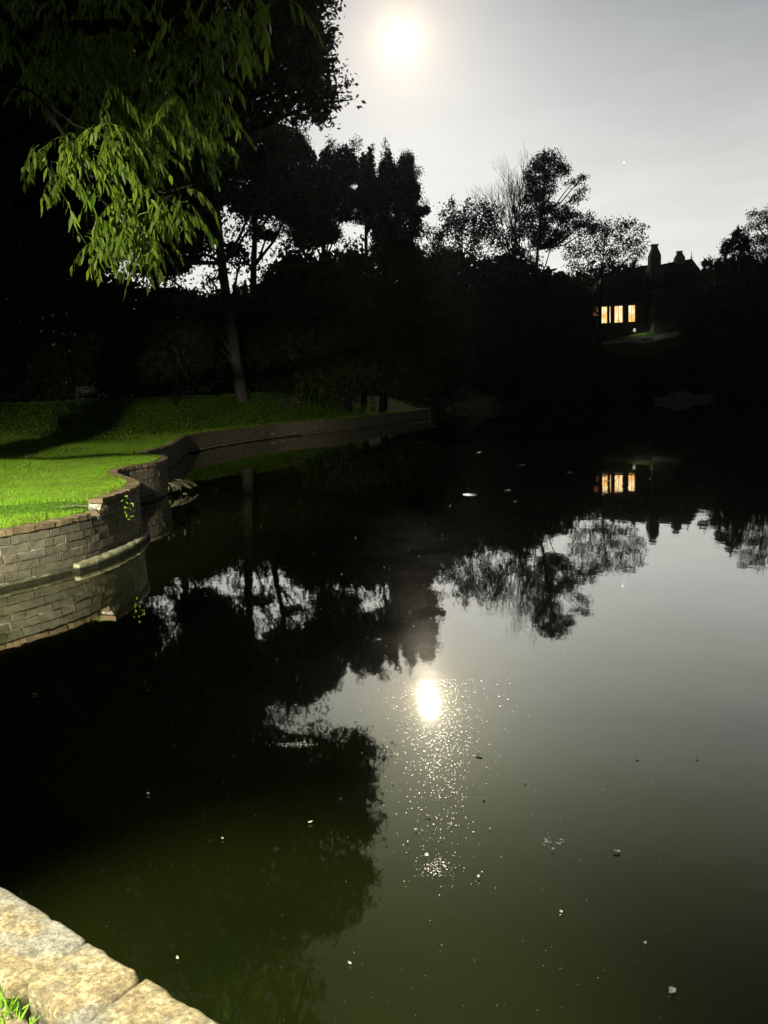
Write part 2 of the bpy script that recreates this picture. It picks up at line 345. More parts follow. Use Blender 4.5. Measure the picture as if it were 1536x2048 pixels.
# far hills so the land closes the horizon
gz = gz + 10*ss(130, 500, np.hypot(gx, gy))
nx, ny = len(X), len(Y); ii = np.arange(nx-1)[None, :] + np.arange(ny-1)[:, None]*nx
f = np.stack([ii, ii+1, ii+1+nx, ii+nx], -1).reshape(-1, 4)
print('terrain', nx, ny)
g = link('lawn', np.stack([gx, gy, gz], -1).reshape(-1, 3), f, M['lawn'], smooth=True); tag(g, None, None, kind='structure')
g = link('water', [(-60, -60, 0), (200, -60, 0), (200, 150, 0), (-60, 150, 0)], np.array([[0, 1, 2, 3]]), M['water']); tag(g, None, None, kind='structure')
def gh(x, y): return float(height(np.array([x]), np.array([y]))[0])

# ------------------------------------------------------------------ moon and star
def sphere(name, c, r, material, label, cat):
    import bmesh
    bm = bmesh.new(); bmesh.ops.create_icosphere(bm, subdivisions=4, radius=r); me = bpy.data.meshes.new(name); bm.to_mesh(me); bm.free()
    me.materials.append(material); o = bpy.data.objects.new(name, me); C.objects.link(o); o.location = c; me.polygons.foreach_set('use_smooth', [True]*len(me.polygons))
    return tag(o, label, cat)
sphere('moon', Vector((0, 0, CAM_H)) + MOON*4500, 4500*math.tan(R(.85)), M['moon'], 'bright full moon high over the pond in the grey dusk sky', 'moon').visible_shadow = False   # the sun lamp is this moon's own light
sphere('star', Vector((0, 0, CAM_H)) + dirw(1248, 325).normalized()*4500, 4500*math.tan(R(.045)), M['star'], 'tiny white star above the chimneys of the house', 'star')

# ------------------------------------------------------------------ block wall round the pond
seg = np.linalg.norm(np.diff(W_, axis=0), axis=1); S = np.concatenate([[0], np.cumsum(seg)])
def along(s):
    x = np.interp(s, S, W_[:, 0]); y = np.interp(s, S, W_[:, 1]); e = .08
    tx = np.interp(s+e, S, W_[:, 0])-np.interp(s-e, S, W_[:, 0]); ty = np.interp(s+e, S, W_[:, 1])-np.interp(s-e, S, W_[:, 1])
    l = math.hypot(tx, ty) or 1; tx /= l; ty /= l
    return np.array([x, y]), np.array([tx, ty]), np.array([-ty, tx])   # point, tangent, inland normal
wall = thing('block_wall', (-5.36, 9.95, 0), 'curving grey block retaining wall with brown brick coping along the lawn', 'wall')
TOT = S[-1]; CH = .125
s_notch = float(np.interp(11.62, W_[:, 1], S))
blocks = MB(); caps = MB()
def top_at(s): p, _, _ = along(s); return float(capz(p[1]))
z0 = -.27
for row in range(10):
    zb = z0 + row*CH; s = -random.random()*.3 + .3
    while s < TOT-.5:
        L = random.choice((.17, .2, .3, .34, .36, .4))*random.uniform(.9, 1.1)
        p, tg_, nn = along(s+L/2); top = top_at(s+L/2) - .085
        zt = min(zb+CH-.015, top)
        if zt - zb > .03:
            dep = .12; out = random.uniform(-.006, .008)
            c = p + nn*(dep/2-out)
            blocks.box((c[0], c[1], (zb+zt)/2), (L-.018, dep, zt-zb), [[tg_[0], tg_[1], 0], [nn[0], nn[1], 0], [0, 0, 1]], .003)
        s += L
blocks.build('blocks', M['block'], wall)
s = .25
while s < TOT-.2:
    p, tg_, nn = along(s); top = top_at(s)
    if not (s_notch-.20 < s < s_notch+.0):
        c = p + nn*(.11-random.uniform(.0, .02))
        hh = .075 if random.random() > .03 else .05
        caps.box((c[0], c[1], top-.04+random.uniform(-.005, .005)), (.098, .25, hh), [[tg_[0], tg_[1], 0], [nn[0], nn[1], 0], [0, 0, 1]], .003)
    s += .105
caps.build('coping', M['cap'], wall)
# mortar backing
ss_ = np.arange(.2, TOT-.1, .15); v = []; 
for s in ss_:
    p, tg_, nn = along(s); t_ = top_at(s)-.075
    for off, z in ((.009, -1.3), (.009, t_), (.24, t_), (.24, -1.3)): q = p+nn*off; v.append((q[0], q[1], z))
k = len(ss_); f = [[i*4+j, (i+1)*4+j, (i+1)*4+j+1, i*4+j+1] for i in range(k-1) for j in range(3)]
link('mortar', v, np.array(f), M['mortar'], wall)
def ledge(name, s0, s1, out, ztop, mat_, jit=.01):
    v = []; a = np.arange(s0, s1, .12)
    for i, s in enumerate(a):
        p, tg_, nn = along(s); o1 = out + random.uniform(-jit, jit); zz = ztop + random.uniform(-jit, jit)
        for off, z in ((-o1-.02, -.8), (-o1, zz-.03), (-o1+.03, zz), (.01, zz+.005)): q = p+nn*off; v.append((q[0], q[1], z))
    k = len(a); f = [[i*4+j, (i+1)*4+j, (i+1)*4+j+1, i*4+j+1] for i in range(k-1) for j in range(3)]
    f += [[0, 1, 2, 3], [4*k-1, 4*k-2, 4*k-3, 4*k-4]]
    return link(name, v, np.array(f), mat_, wall)
sa = float(np.interp(10.95, W_[:, 1], S)); sb = float(np.interp(15.6, W_[:, 1], S))
ledge('footing', sa, sb, .13, .13, M['footing'])
ledge('footing', .3, sa-.02, .03, .075, M['footing'], .012)
sa2 = float(np.interp(37, W_[:, 1], S)); ledge('footing', sa2, float(np.interp(49.5, W_[:, 1], S)), .3, .08, M['footing'], .03)
ledge('footing', float(np.interp(18.2, W_[:, 1], S)), float(np.interp(22.5, W_[:, 1], S)), .05, .03, M['footing'])

# twig hanging over the notch
tw = MB(); p, tg_, nn = along(s_notch-.1)
pts = [(p[0]+nn[0]*.6, p[1]+nn[1]*.6, .90), (p[0]+nn[0]*.3, p[1]+nn[1]*.3, .93), (p[0]+nn[0]*.05, p[1]+nn[1]*.05, .90), (p[0]-nn[0]*.05, p[1]-nn[1]*.05, .80), (p[0]-nn[0]*.05, p[1]-nn[1]*.05, .70)]
tw.tube(pts, [.006, .007, .008, .008, .004], 5)
tag(tw.build('twig', M['bark_pale']), 'thin pale twig hanging over the gap in the coping of the block wall', 'twig')

# ------------------------------------------------------------------ foreground sandstone coping
stone = thing('stone_wall', (-1.0, 2.05, .8), 'rough tan sandstone coping at the very front corner', 'wall')
e0 = np.array([-.5, 1.71]); ed = np.array([-1.37, 2.33])-e0; ed /= np.linalg.norm(ed); en = np.array([-ed[1], ed[0]])
if en[0] > 0 : en = -en   # points away from the water
from mathutils import noise as mn
def rock(a0, a1, b0, b1, top, thick, name='cap_stone', seed=0, amp=.012):
    """stone between a0..a1 along the edge and b0..b1 inland"""
    na, nb = max(8, int((a1-a0)/.012)), max(8, int((b1-b0)/.012)); rows = []
    us = np.linspace(0, 1, na); vs = np.linspace(0, 1, nb)
    V = []; 
    def P(u, v_, zoff):
        a = a0+(a1-a0)*u; b_ = b0+(b1-b0)*v_
        # round corners and roughen the outline
        du = min(u, 1-u)*(a1-a0); dv = min(v_, 1-v_)*(b1-b0); r = .035
        wob = mn.noise(Vector((a*7+seed, b_*7, seed)))*.006 + mn.noise(Vector((a*26, b_*26, seed)))*.007
        if du < r and dv < r: 
            k_ = (r-du)*(r-dv)/r/r*.2; a += (r*k_)*(1 if u < .5 else -1); b_ += (r*k_)*(1 if v_ < .5 else -1)
        edge = min(du, dv); fall = -.012*max(0, 1-edge/.014)**2
        nz = mn.fractal(Vector((a*6+seed, b_*6, 3.3)), 1, 2, 6)*amp + mn.noise(Vector((a*45, b_*45, seed)))*.0025
        a += wob*(1-min(1, du/.1)); b_ += wob*(1-min(1, dv/.1))
        q = e0+ed*a+en*b_
        return (q[0], q[1], top+zoff+fall+nz)
    for v_ in vs:
        for u in us: V.append(P(u, v_, 0))
    F = [[j*na+i, j*na+i+1, (j+1)*na+i+1, (j+1)*na+i] for j in range(nb-1) for i in range(na-1)]
    ring = [i for i in range(na)]+[j*na+na-1 for j in range(1, nb)]+[(nb-1)*na+i for i in range(na-2, -1, -1)]+[j*na for j in range(nb-2, 0, -1)]
    k0 = len(V)
    for r_ in ring: x, y, z = V[r_]; V.append((x, y, z-thick*.5))
    k1 = len(V)
    cx = np.mean([V[r_][:2] for r_ in ring], axis=0)
    for r_ in ring: x, y, z = V[r_]; V.append((cx[0]+(x-cx[0])*.97, cx[1]+(y-cx[1])*.97, z-thick))
    n_ = len(ring)
    for i in range(n_):
        F.append([ring[i], k0+i, k0+(i+1) % n_, ring[(i+1) % n_]]); F.append([k0+i, k1+i, k1+(i+1) % n_, k0+(i+1) % n_])
    return link(name, V, np.array(F), M['sandstone'], stone, smooth=True)
bd = [-2.2, -1.75, -1.3, -.85, -.42, -.02, .32, .60, 1.13, 1.6, 2.1, 2.6, 3.1]; i = 0
for a, b_ in zip(bd[:-1], bd[1:]):
    L = b_-a
    rock(a+.003, a+L-.003, -.02+random.uniform(-.008, .008), random.uniform(.19, .225), .80+random.uniform(-.006, .006), .11, seed=i*3.7, amp=.006)
    i += 1
a = -2.1
for L in (.35, .3, .38, .28, .33, .30, .32, .26, .3, .25, .24, .22, .16):
    if a > .62: break
    rock(a+.01, a+L-.012, .235+random.uniform(-.01, .015), random.uniform(.31, .36), .785+random.uniform(-.008, .004), .1, 'backing_stone', seed=i*2.9+50, amp=.02)
    a += L; i += 1
sm = MB()
for s0 in np.arange(-2.3, 3.2, .3):     # rough stone face below the coping
    for z in (-.1, .12, .34, .56):
        q = e0+ed*(s0+.15*random.random()+.15)+en*.14
        sm.box((q[0], q[1], z), (.285, .3, .2), [[ed[0], ed[1], 0], [en[0], en[1], 0], [0, 0, 1]], .008)
sm.build('stone_face', M['block'], stone)
bb = MB(); q0 = e0+ed*.4+en*.19; bb.box((q0[0], q0[1], .2), (5.6, .3, .93), [[ed[0], ed[1], 0], [en[0], en[1], 0], [0, 0, 1]]); bb.build('mortar', M['mortar'], stone)

# ------------------------------------------------------------------ grass blades
def blades(name, P, hmin, hmax, wd, material, lean=.5):
    n = len(P); h_ = rng.uniform(hmin, hmax, n); th = rng.uniform(0, 2*math.pi, n); ln = rng.uniform(.1, 1, n)*lean*h_
    d = np.stack([np.cos(th), np.sin(th), np.zeros(n)], -1); sd_ = np.stack([-np.sin(th+rng.normal(0, .5, n)), np.cos(th), np.zeros(n)], -1)*(wd*rng.uniform(.6, 1.3, n))[:, None]*.5
    up_ = np.array([0, 0, 1.])
    v0 = P-sd_; v1 = P+sd_; mid = P+d*(ln*.35)[:, None]+up_*(h_*.6)[:, None]; v2 = mid+sd_*.8; v3 = mid-sd_*.8
    tip = P+d*ln[:, None]+up_*(h_*rng.uniform(.85, 1, n))[:, None]
    V = np.stack([v0, v1, v2, v3, tip], 1).reshape(-1, 3); b_ = np.arange(n)*5
    q = np.stack([b_, b_+1, b_+2, b_+3], -1); tr = np.stack([b_+3, b_+2, b_+4], -1)
    return link(name, V, [q, tr], material)
pts = []
def scatter(x0, x1, y0, y1, n, lo=.22):
    x = rng.uniform(x0, x1, n); y = rng.uniform(y0, y1, n)
    sd_ = sdist(x, y); k = (sd_ > lo) & (x/y > -.66); x = x[k]; y = y[k]; return np.stack([x, y, height(x, y)-.004], -1)
A = np.vstack([scatter(-11, -4, 8.5, 16, 190000), scatter(-15, -5, 16, 24, 110000), scatter(-20, -6, 24, 36, 60000)])
A2 = scatter(-26, 3, 36, 66, 60000)
dd = A[:, 1]
gr = blades('grass', A, .03, .09, .011, M['grass'], .8)
gr2 = blades('far_grass', A2, .05, .12, .03, M['grass'], .8); tag(gr2, 'dim green grass at the far end of the lawn', 'grass', kind='stuff')
gr.data.update(); tag(gr, 'short mown green grass over the lawn behind the block wall', 'grass', kind='stuff')
# longer fringe along the coping and the tuft by the stones
fr = []
for s in np.arange(.5, float(np.interp(26, W_[:, 1], S)), .006):
    p, tg_, nn = along(s); q = p+nn*(.2+abs(random.gauss(0, .06))); fr.append((q[0], q[1], float(capz(p[1]))-.05))
fg = blades('fringe_grass', np.array(fr), .05, .13, .008, M['grass'], .9); tag(fg, 'longer ragged grass spilling onto the coping of the block wall', 'grass', kind='stuff')
fr = []
for _ in range(5200):
    a = random.uniform(-1.2, 2.2); b_ = (.40 if a < .42 else .25)+abs(random.gauss(0, .17))
    q = e0+ed*a+en*b_; fr.append((q[0], q[1], .745))
fg = blades('foreground_grass', np.array(fr), .035, .095, .009, M['grass'], .9); tag(fg, 'bright tuft of long grass behind the sandstone coping', 'grass', kind='stuff')

# ------------------------------------------------------------------ trees
def rhombs(P, L, droop=0.0, wr=.5):
    """flat leaf quads at points P with lengths L"""
    n = len(P); d = rng.normal(size=(n, 3)); d[:, 2] -= droop; d /= np.linalg.norm(d, axis=1)[:, None]
    r = rng.normal(size=(n, 3)); s_ = np.cross(d, r); s_ /= np.linalg.norm(s_, axis=1)[:, None]+1e-9
    L = L[:, None]; a = P-d*L*.5; c = P+d*L*.5; m_ = P-d*L*.05
    V = np.stack([a, m_+s_*L*wr*.5, c, m_-s_*L*wr*.5], 1).reshape(-1, 3); b_ = np.arange(n)*4
    return V, np.stack([b_, b_+1, b_+2, b_+3], -1)
def blob(px, py, rx, ry, D, refl=False, dr=None):
    p = ray(px, py, D)
    if refl: p[2] = -p[2]
    k = D/FPX; return (p, np.array([rx*k, dr if dr else (rx+ry)*.5*k*1.1, ry*k]))
def tree(name, label, cat, D, base, blobs, leaf, cov=2.5, lm='leaf_dark', bm='bark', tr=.25, group=None, lobes=9, droop=.3, tall=None, inner=True, lobe_r=.42):
    """base: (x,y) world; blobs: list of (centre, radii)"""
    x, y = base
    while float(sdist([x], [y])[0]) < .9: x, y = x*(1+1/y), y+1     # keep the foot on dry land
    z = gh(x, y)
    root = thing(name, (x, y, z), label, cat, group)
    tb = MB(); cen = np.mean([b_[0] for b_ in blobs], axis=0); zt = max(b_[0][2] for b_ in blobs); zl = min(b_[0][2]-b_[1][2] for b_ in blobs)
    top = np.array([cen[0]*.6+x*.4, cen[1]*.6+y*.4, tall or (zt*.8+cen[2]*.2)])
    if len(blobs) == 1 and tall is None: top = blobs[0][0].copy()
    nseg = 8; u = np.linspace(0, 1, nseg)[:, None]; line = np.array([x, y, z-.3])*(1-u)+top*u
    line[:, :2] += np.sin(u*[[5, 4]]+x)*tr*.6
    line[:, :2] += (np.array([x, y])-top[:2])*(u*(1-u))*.5
    tb.tube(line, tr*(1.15-u[:, 0]*.85), 8)
    Ps = []; Ls = []
    for (c, r) in blobs:
        r = r*1.1
        A_ = math.pi*r[0]*r[2]; n = int(cov*A_/(.27*leaf*leaf)); n = max(n, 30)
        # limb from the trunk into the blob
        j = int(np.clip(np.interp(c[2]-r[2]*1.1, line[:, 2], np.arange(nseg)), 1, nseg-2)); s0 = line[j]
        mid = (s0+c)/2+np.array([0, 0, -.08*np.linalg.norm(c-s0)]); lr = tr*.42
        tb.tube([s0, (s0+mid)/2+rng.normal(0, .05, 3), mid, (mid+c)/2+[0, 0, .05], c], [lr, lr*.8, lr*.65, lr*.5, lr*.3], 6)
        gi = np.arange(lobes)+.5; ph = gi*2.39996+rng.uniform(0, 6); cz_ = 1-2*gi/lobes; sr = np.sqrt(1-cz_*cz_); dirs = np.stack([sr*np.cos(ph), sr*np.sin(ph), cz_], -1)+rng.normal(0, .22, (lobes, 3))
        lc = c+dirs*r*rng.uniform(.45, .85, (lobes, 1)); lrad = r*rng.uniform(lobe_r*.7, lobe_r*1.25, (lobes, 1))
        for q in lc:
            m2 = (c+q)/2+rng.normal(0, .06, 3)*r; tb.tube([c, m2, q, q+(q-c)*.35], [lr*.35, lr*.25, lr*.16, lr*.05], 4)
        k = rng.integers(0, lobes, n//7+1)
        cp = rng.normal(size=(len(k), 3)); cp /= np.linalg.norm(cp, axis=1)[:, None]
        cl_ = lc[k]+cp*lrad[k]*rng.uniform(.2, 1, (len(k), 1))**.6
        P_ = np.repeat(cl_, 7, axis=0)+rng.normal(0, leaf*.85, (len(k)*7, 3)); Ps.append(P_); Ls.append(leaf*rng.uniform(.6, 1.3, len(P_)))
        if inner:
            m_ = n//(5 if inner is True else inner)+1; cp = rng.normal(size=(m_, 3)); cp /= np.linalg.norm(cp, axis=1)[:, None]
            Ps.append(c+cp*r*.8*rng.uniform(.1, 1, (m_, 1))**.4); Ls.append(np.full(m_, leaf*2.6))
    tb.build('trunk', M[bm], root, True)
    V, F = rhombs(np.concatenate(Ps), np.concatenate(Ls), droop); link('crown', V, F, M[lm], root)
    return root
def XY(px, D): p = ray(px, 800, D); return (p[0], p[1])

# tall broadleaf whose crown fills the upper left and its mirror image
D = 36
bl = [blob(600, 60, 75, 55, D), blob(625, -5, 40, 40, D), blob(625, 120, 48, 50, D), blob(640, 205, 42, 36, D), blob(560, 170, 90, 80, D), blob(480, 60, 110, 90, D),
      blob(450, 200, 90, 60, D), blob(380, 120, 120, 120, D), blob(330, 300, 110, 90, D), blob(250, 40, 130, 130, D),
      blob(690, 1530, 40, 30, D, True), blob(715, 1548, 26, 22, D, True), blob(640, 1590, 90, 70, D, True), blob(700, 1640, 42, 50, D, True), blob(715, 1740, 45, 45, D, True),
      blob(700, 1800, 42, 40, D, True), blob(640, 1750, 100, 90, D, True), blob(550, 1660, 130, 110, D, True), blob(560, 1840, 110, 80, D, True),
      blob(430, 1740, 150, 140, D, True), blob(420, 1900, 160, 90, D, True), blob(280, 1750, 150, 150, D, True), blob(660, 1850, 40, 30, D, True)]
tree('broadleaf_tree', 'tallest leafy tree at upper left, its crown edge reaching toward the moon', 'tree', D, (-20.5, 36), bl, .24, 2.5, 'leaf_green', tr=.55, lobes=12, tall=22, inner=14)
# straight tiered tree behind it, open between its branch tiers
D = 54
bl = [blob(455, 600, 50, 26, 52), blob(425, 560, 26, 18, 52), blob(490, 585, 24, 16, 52), blob(470, 1080, 40, 16, D, True), blob(440, 1130, 70, 16, D, True), blob(530, 1190, 45, 18, D, True), blob(380, 1190, 60, 20, D, True), blob(560, 1250, 32, 22, D, True),
      blob(430, 1250, 70, 30, D, True), blob(575, 1290, 20, 20, D, True), blob(530, 1310, 50, 24, D, True), blob(400, 1330, 80, 40, D, True), blob(550, 1350, 28, 12, D, True), blob(480, 1370, 50, 30, D, True),
      blob(515, 1400, 28, 28, D, True), blob(430, 1430, 80, 40, D, True), blob(530, 1440, 24, 20, D, True), blob(500, 1480, 50, 30, D, True), blob(560, 1500, 40, 20, D, True), blob(300, 1250, 60, 40, D, True), blob(300, 1400, 70, 50, D, True)]
p480 = ray(482, 800, D)
tree('grey_trunk_tree', 'tall straight tree with a pale grey trunk rising from the back of the lawn', 'tree', D, (p480[0], D), bl, .30, 2.1, 'leaf_dark', 'bark_pale', tr=.38, tall=25, lobes=8, droop=.6, inner=False)
sb_ = MB(); z = gh(p480[0], D)
sb_.tube([ray(484, 770, D), ray(468, 735, D), ray(455, 712, D), ray(441, 697, D)], [.16, .12, .09, .05], 6)
tag(sb_.build('leaning_stem', M['bark_pale']), 'thin pale stem leaning left beside the grey tree trunk', 'tree')

# spired group in the middle
def grp(name, label, D, basepx, ells, leaf, cov, lm='leaf_dark', tr=.25, group=None, cat='tree', **kw):
    bl = [blob(*e[:4], e[4] if len(e) > 4 else D) for e in ells]
    return tree(name, label, cat, D, XY(basepx, D), bl, leaf, cov, lm, tr=tr, group=group, **kw)
G1 = 'spired trees under the moon'
grp('spired_tree', 'dark tree with a broad notched top, leftmost of the spired trees under the moon', 65, 665, [(692, 320, 24, 30), (705, 345, 16, 25), (680, 360, 28, 40), (655, 340, 20, 45), (640, 400, 40, 50), (690, 410, 40, 35), (620, 460, 50, 45), (660, 470, 25, 20), (605, 330, 35, 45), (580, 290, 35, 35)], .16, 2.9, 'leaf_blue', .3, G1)
grp('spired_tree', 'twin pointed dark tree, between the notched tree and the rightmost spired tree', 66, 730, [(728, 335, 9, 30), (741, 325, 8, 30), (735, 365, 22, 30), (776, 325, 9, 30), (768, 350, 13, 28), (785, 350, 12, 25), (750, 390, 45, 35), (745, 430, 40, 25)], .16, 2.9, 'leaf_blue', .25, G1)
grp('spired_tree', 'rounded dark tree with knobbly right side, rightmost of the spired trees', 66, 765, [(805, 330, 10, 18), (820, 328, 9, 18), (812, 355, 24, 28), (829, 385, 14, 20), (800, 400, 40, 35), (832, 425, 18, 16), (810, 455, 40, 30), (852, 420, 9, 9), (775, 470, 40, 30), (790, 505, 60, 30)], .16, 2.9, 'leaf_blue', .25, G1)
# mid-right trees on the far shore
G2 = 'trees on the far bank'
grp('bank_tree', 'lower round-topped tree just right of the spired trees', 88, 930, [(905, 425, 22, 28), (880, 470, 24, 20), (918, 455, 35, 35), (955, 425, 30, 30), (945, 470, 45, 35), (985, 430, 22, 25), (990, 475, 45, 35), (870, 500, 40, 22)], .33, 1.7, 'leaf_dark', .25, G2, lobes=8, inner=False, lobe_r=.38)
grp('bank_tree', 'tallest tree of the far bank with a tufted top and one-sided branches', 87, 1065, [(1100, 315, 24, 14), (1078, 330, 22, 18), (1115, 335, 20, 16), (1092, 352, 36, 24), (1080, 385, 35, 26), (1060, 350, 14, 18), (1062, 425, 35, 28), (1095, 425, 35, 24), (1055, 470, 42, 34), (1130, 425, 24, 16), (1150, 442, 28, 14), (1110, 470, 40, 26), (1150, 398, 18, 7), (1165, 380, 12, 5), (1145, 365, 16, 6), (1165, 355, 12, 4), (1170, 445, 22, 12), (1040, 505, 50, 25), (1185, 455, 14, 8)], .27, 3.0, 'leaf_dark', .28, G2, lobes=7, inner=False, lobe_r=.38)
grp('bank_tree', 'rounded airy tree with many sky gaps beside the house', 92, 1200, [(1270, 470, 26, 20), (1240, 465, 28, 22), (1210, 460, 26, 20), (1180, 465, 30, 20), (1275, 498, 20, 16), (1240, 505, 30, 20), (1200, 500, 34, 22), (1160, 500, 34, 22), (1215, 535, 40, 14), (1150, 535, 22, 14), (1255, 530, 22, 10), (1185, 540, 30, 18)], .30, 1.55, 'leaf_dark', .2, G2, lobes=8, inner=False)
# bare tree
bt = thing('bare_tree', (*XY(1035, 86), gh(*XY(1035, 86))), 'leafless tree with thin upright branches left of the tallest bank tree', 'tree')
tbm = MB(); base_ = ray(1036, 560, 86)
def twig(p, d, L, r, dep):
    q = p+d*L; mid = (p+q)/2+rng.normal(0, .05*L, 3); tbm.tube([p, mid, q], [r, r*.8, r*.6], 4)
    if dep == 0: return
    for _ in range(3 if dep > 1 else 2):
        nd = d+rng.normal(0, .33, 3)*np.array([1, .8, .5]); nd[2] = abs(nd[2])+.15; nd /= np.linalg.norm(nd); twig(p+(q-p)*random.uniform(.55, 1), nd, L*random.uniform(.6, .85), r*.6, dep-1)
x_, y_ = XY(1035, 86); tbm.tube([(x_, y_, gh(x_, y_)-.3), base_], [.25, .16], 6)
for a_, L in ((-.30, 4.0), (-.16, 4.4), (-.05, 4.6), (.06, 4.0)):
    twig(base_, np.array([a_, 0, 1.])/math.hypot(1, a_), L, .11, 5)
tbm.build('branches', M['bark'], bt)
# right edge
grp('bank_tree', 'slim upright tree between the house roof and the right edge', 95, 1465, [(1475, 475, 12, 20), (1462, 490, 12, 16), (1488, 490, 12, 20), (1450, 500, 8, 18), (1470, 525, 30, 22), (1440, 530, 14, 12), (1415, 527, 12, 10), (1495, 530, 20, 24)], .28, 2.0, 'leaf_dark', .16, G2, lobes=8)
grp('bank_tree', 'arching feathery tree cut off by the right edge', 93, 1545, [(1505, 430, 16, 7), (1530, 425, 20, 10), (1515, 450, 24, 10), (1545, 440, 26, 20), (1530, 475, 35, 18), (1510, 500, 28, 22), (1560, 500, 50, 40)], .26, 1.8, 'leaf_dark', .22, G2, lobes=10, inner=False)
# undergrowth and lower trees that close the middle
G3 = 'low dense trees round the pond'
low = [
 ('low dense tree beneath the notched spired tree', 61, 600, [(600, 570, 80, 70), (560, 640, 70, 90), (620, 700, 80, 90)], 'leaf_green'),
 ('broad bushy tree under the middle of the spired trees', 61, 700, [(690, 560, 80, 60), (720, 640, 90, 90), (680, 720, 90, 80)], 'leaf_green'),
 ('rounded bushy tree below the rightmost spired tree', 64, 760, [(810, 555, 75, 60), (800, 640, 90, 80), (810, 730, 90, 70)], 'leaf_green'),
 ('wide low tree standing over the pale stone wall across the pond', 98, 920, [(900, 545, 75, 45), (930, 620, 90, 70), (900, 690, 90, 60), (960, 730, 70, 35)], 'leaf_green'),
 ('dense low tree beneath the tallest bank tree', 90, 1020, [(1010, 560, 75, 50), (1040, 640, 85, 70), (1020, 720, 90, 60), (1060, 775, 70, 35)], 'leaf_dark'),
 ('dark tree at the water just left of the house', 88, 1100, [(1095, 590, 55, 55), (1110, 670, 60, 70), (1100, 750, 60, 50)], 'leaf_dark'),
 ('dark bush at the left end of the house', 94, 1160, [(1155, 600, 40, 30), (1160, 650, 40, 30), (1150, 700, 45, 30)], 'leaf_dark'),
 ('black low tree right of the house below the slim tree', 92, 1450, [(1440, 600, 60, 45), (1480, 580, 50, 45), (1450, 670, 90, 50), (1400, 620, 40, 40)], 'leaf_dark'),
 ('black low tree at the right edge of the far bank', 92, 1540, [(1540, 590, 60, 80), (1520, 690, 80, 60)], 'leaf_dark'),
 ('dark bush covering the left half of the far bank slope', 89, 1200, [(1190, 740, 70, 36), (1140, 740, 50, 40)], 'leaf_dark'),
 ('dark bush spreading over the middle of the far bank slope', 89, 1290, [(1290, 745, 60, 30), (1330, 735, 50, 30)], 'leaf_dark'),
 ('dark bush on the right of the far bank slope above the low stone wall', 89.5, 1400, [(1400, 735, 70, 45), (1460, 745, 70, 45)], 'leaf_dark'),
 ('dark bush at the waterline by the right edge', 93, 1530, [(1520, 750, 70, 40)], 'leaf_dark'),
]
for lab, D, bx, el, lm in low:
    grp('low_tree', lab, D, bx, el, .42 if D > 80 else .34, 3.6, lm, .22, G3, lobes=12)
G4 = 'dark trees behind the lawn'
def RB(*e): return blob(*e, True)
tree('backdrop_tree', 'towering black tree at the far left, mirrored as the black lower left of the pond', 'tree', 40, XY(-120, 40),
     [RB(-60, 1400, 120, 130, 40), RB(60, 1420, 110, 110, 40), RB(140, 1520, 100, 90, 40), RB(-20, 1600, 160, 130, 40), RB(140, 1660, 120, 100, 40), RB(20, 1800, 170, 110, 40), RB(160, 1830, 110, 90, 40), RB(100, 1950, 200, 90, 40), RB(190, 1400, 60, 50, 40), RB(100, 1290, 90, 60, 40), RB(-40, 1240, 90, 70, 40)],
     .32, 3.4, 'leaf_dark', tr=.6, lobes=13, group='dark trees behind the lawn')
lt = [
 ('huge black tree filling the left edge behind the lawn', 46, -60, [(-60, 150, 160, 200), (60, 250, 120, 150), (-40, 450, 150, 150), (90, 430, 110, 110), (30, 50, 140, 140), (40, 590, 120, 80)]),
 ('black dense tree behind the brightly lit hanging leaves', 50, 160, [(180, 130, 120, 130), (200, 330, 110, 110), (160, 480, 100, 70), (140, 590, 100, 60), (240, 590, 60, 30)]),
 ('black tree left of the straight grey trunk', 56, 330, [(300, 180, 120, 120), (330, 380, 95, 90), (340, 500, 70, 50), (340, 600, 70, 26), (390, 440, 50, 70), (420, 330, 80, 80)]),
 ('dark tree showing between the straight grey trunk and the spired trees', 60, 520, [(520, 300, 70, 70), (560, 390, 50, 50), (500, 400, 60, 30), (520, 620, 60, 45), (470, 500, 22, 14), (535, 470, 24, 10), (590, 400, 40, 60)]),
]
for lab, D, bx, el in lt: grp('backdrop_tree', lab, D, bx, el, .34, 3.6, 'leaf_dark', .35, G4, lobes=13)
G5 = 'hedge bushes along the back of the lawn'
def mass(name, label, pts_, hfun, n, leaf, thick, mt='leaf_dark'):
    pts_ = np.array(pts_, float); sg_ = np.linalg.norm(np.diff(pts_, axis=0), axis=1); S_ = np.concatenate([[0], np.cumsum(sg_)])
    u = rng.uniform(0, S_[-1], n); x = np.interp(u, S_, pts_[:, 0])+rng.normal(0, thick*.3, n); y = np.interp(u, S_, pts_[:, 1])+rng.normal(0, thick*.5, n)
    hh = np.array([hfun(a_) for a_ in u]); v_ = rng.uniform(0, 1, n)**.8; z = height(x, y)+hh*v_
    V, F = rhombs(np.stack([x, y, z], -1), leaf*rng.uniform(.6, 1.4, n)); o = link(name, V, F, M[mt]); tag(o, label, 'woodland', kind='stuff'); return o
mass('far_woodland', 'dark distant woodland closing the view behind the lawn and pond', [(-130, 95), (-60, 112), (-10, 122), (22, 124), (60, 134), (130, 125)],
     lambda u: 10+2.5*mn.noise(Vector((u*.05, 0, 0)))+2.0*mn.noise(Vector((u*.22, 3, 0)))+1.0*mn.noise(Vector((u*.9, 7, 0))), 60000, 1.5, 9)
def hedge(label, pts_, hh, n, leaf): 
    o = mass('hedge', label, pts_, lambda u: hh+.8*mn.noise(Vector((u*.25, 9, 0)))+.4*mn.noise(Vector((u*1.1, 2, 0))), n, leaf, 2.2); o['category'] = 'hedge'; del o['kind']
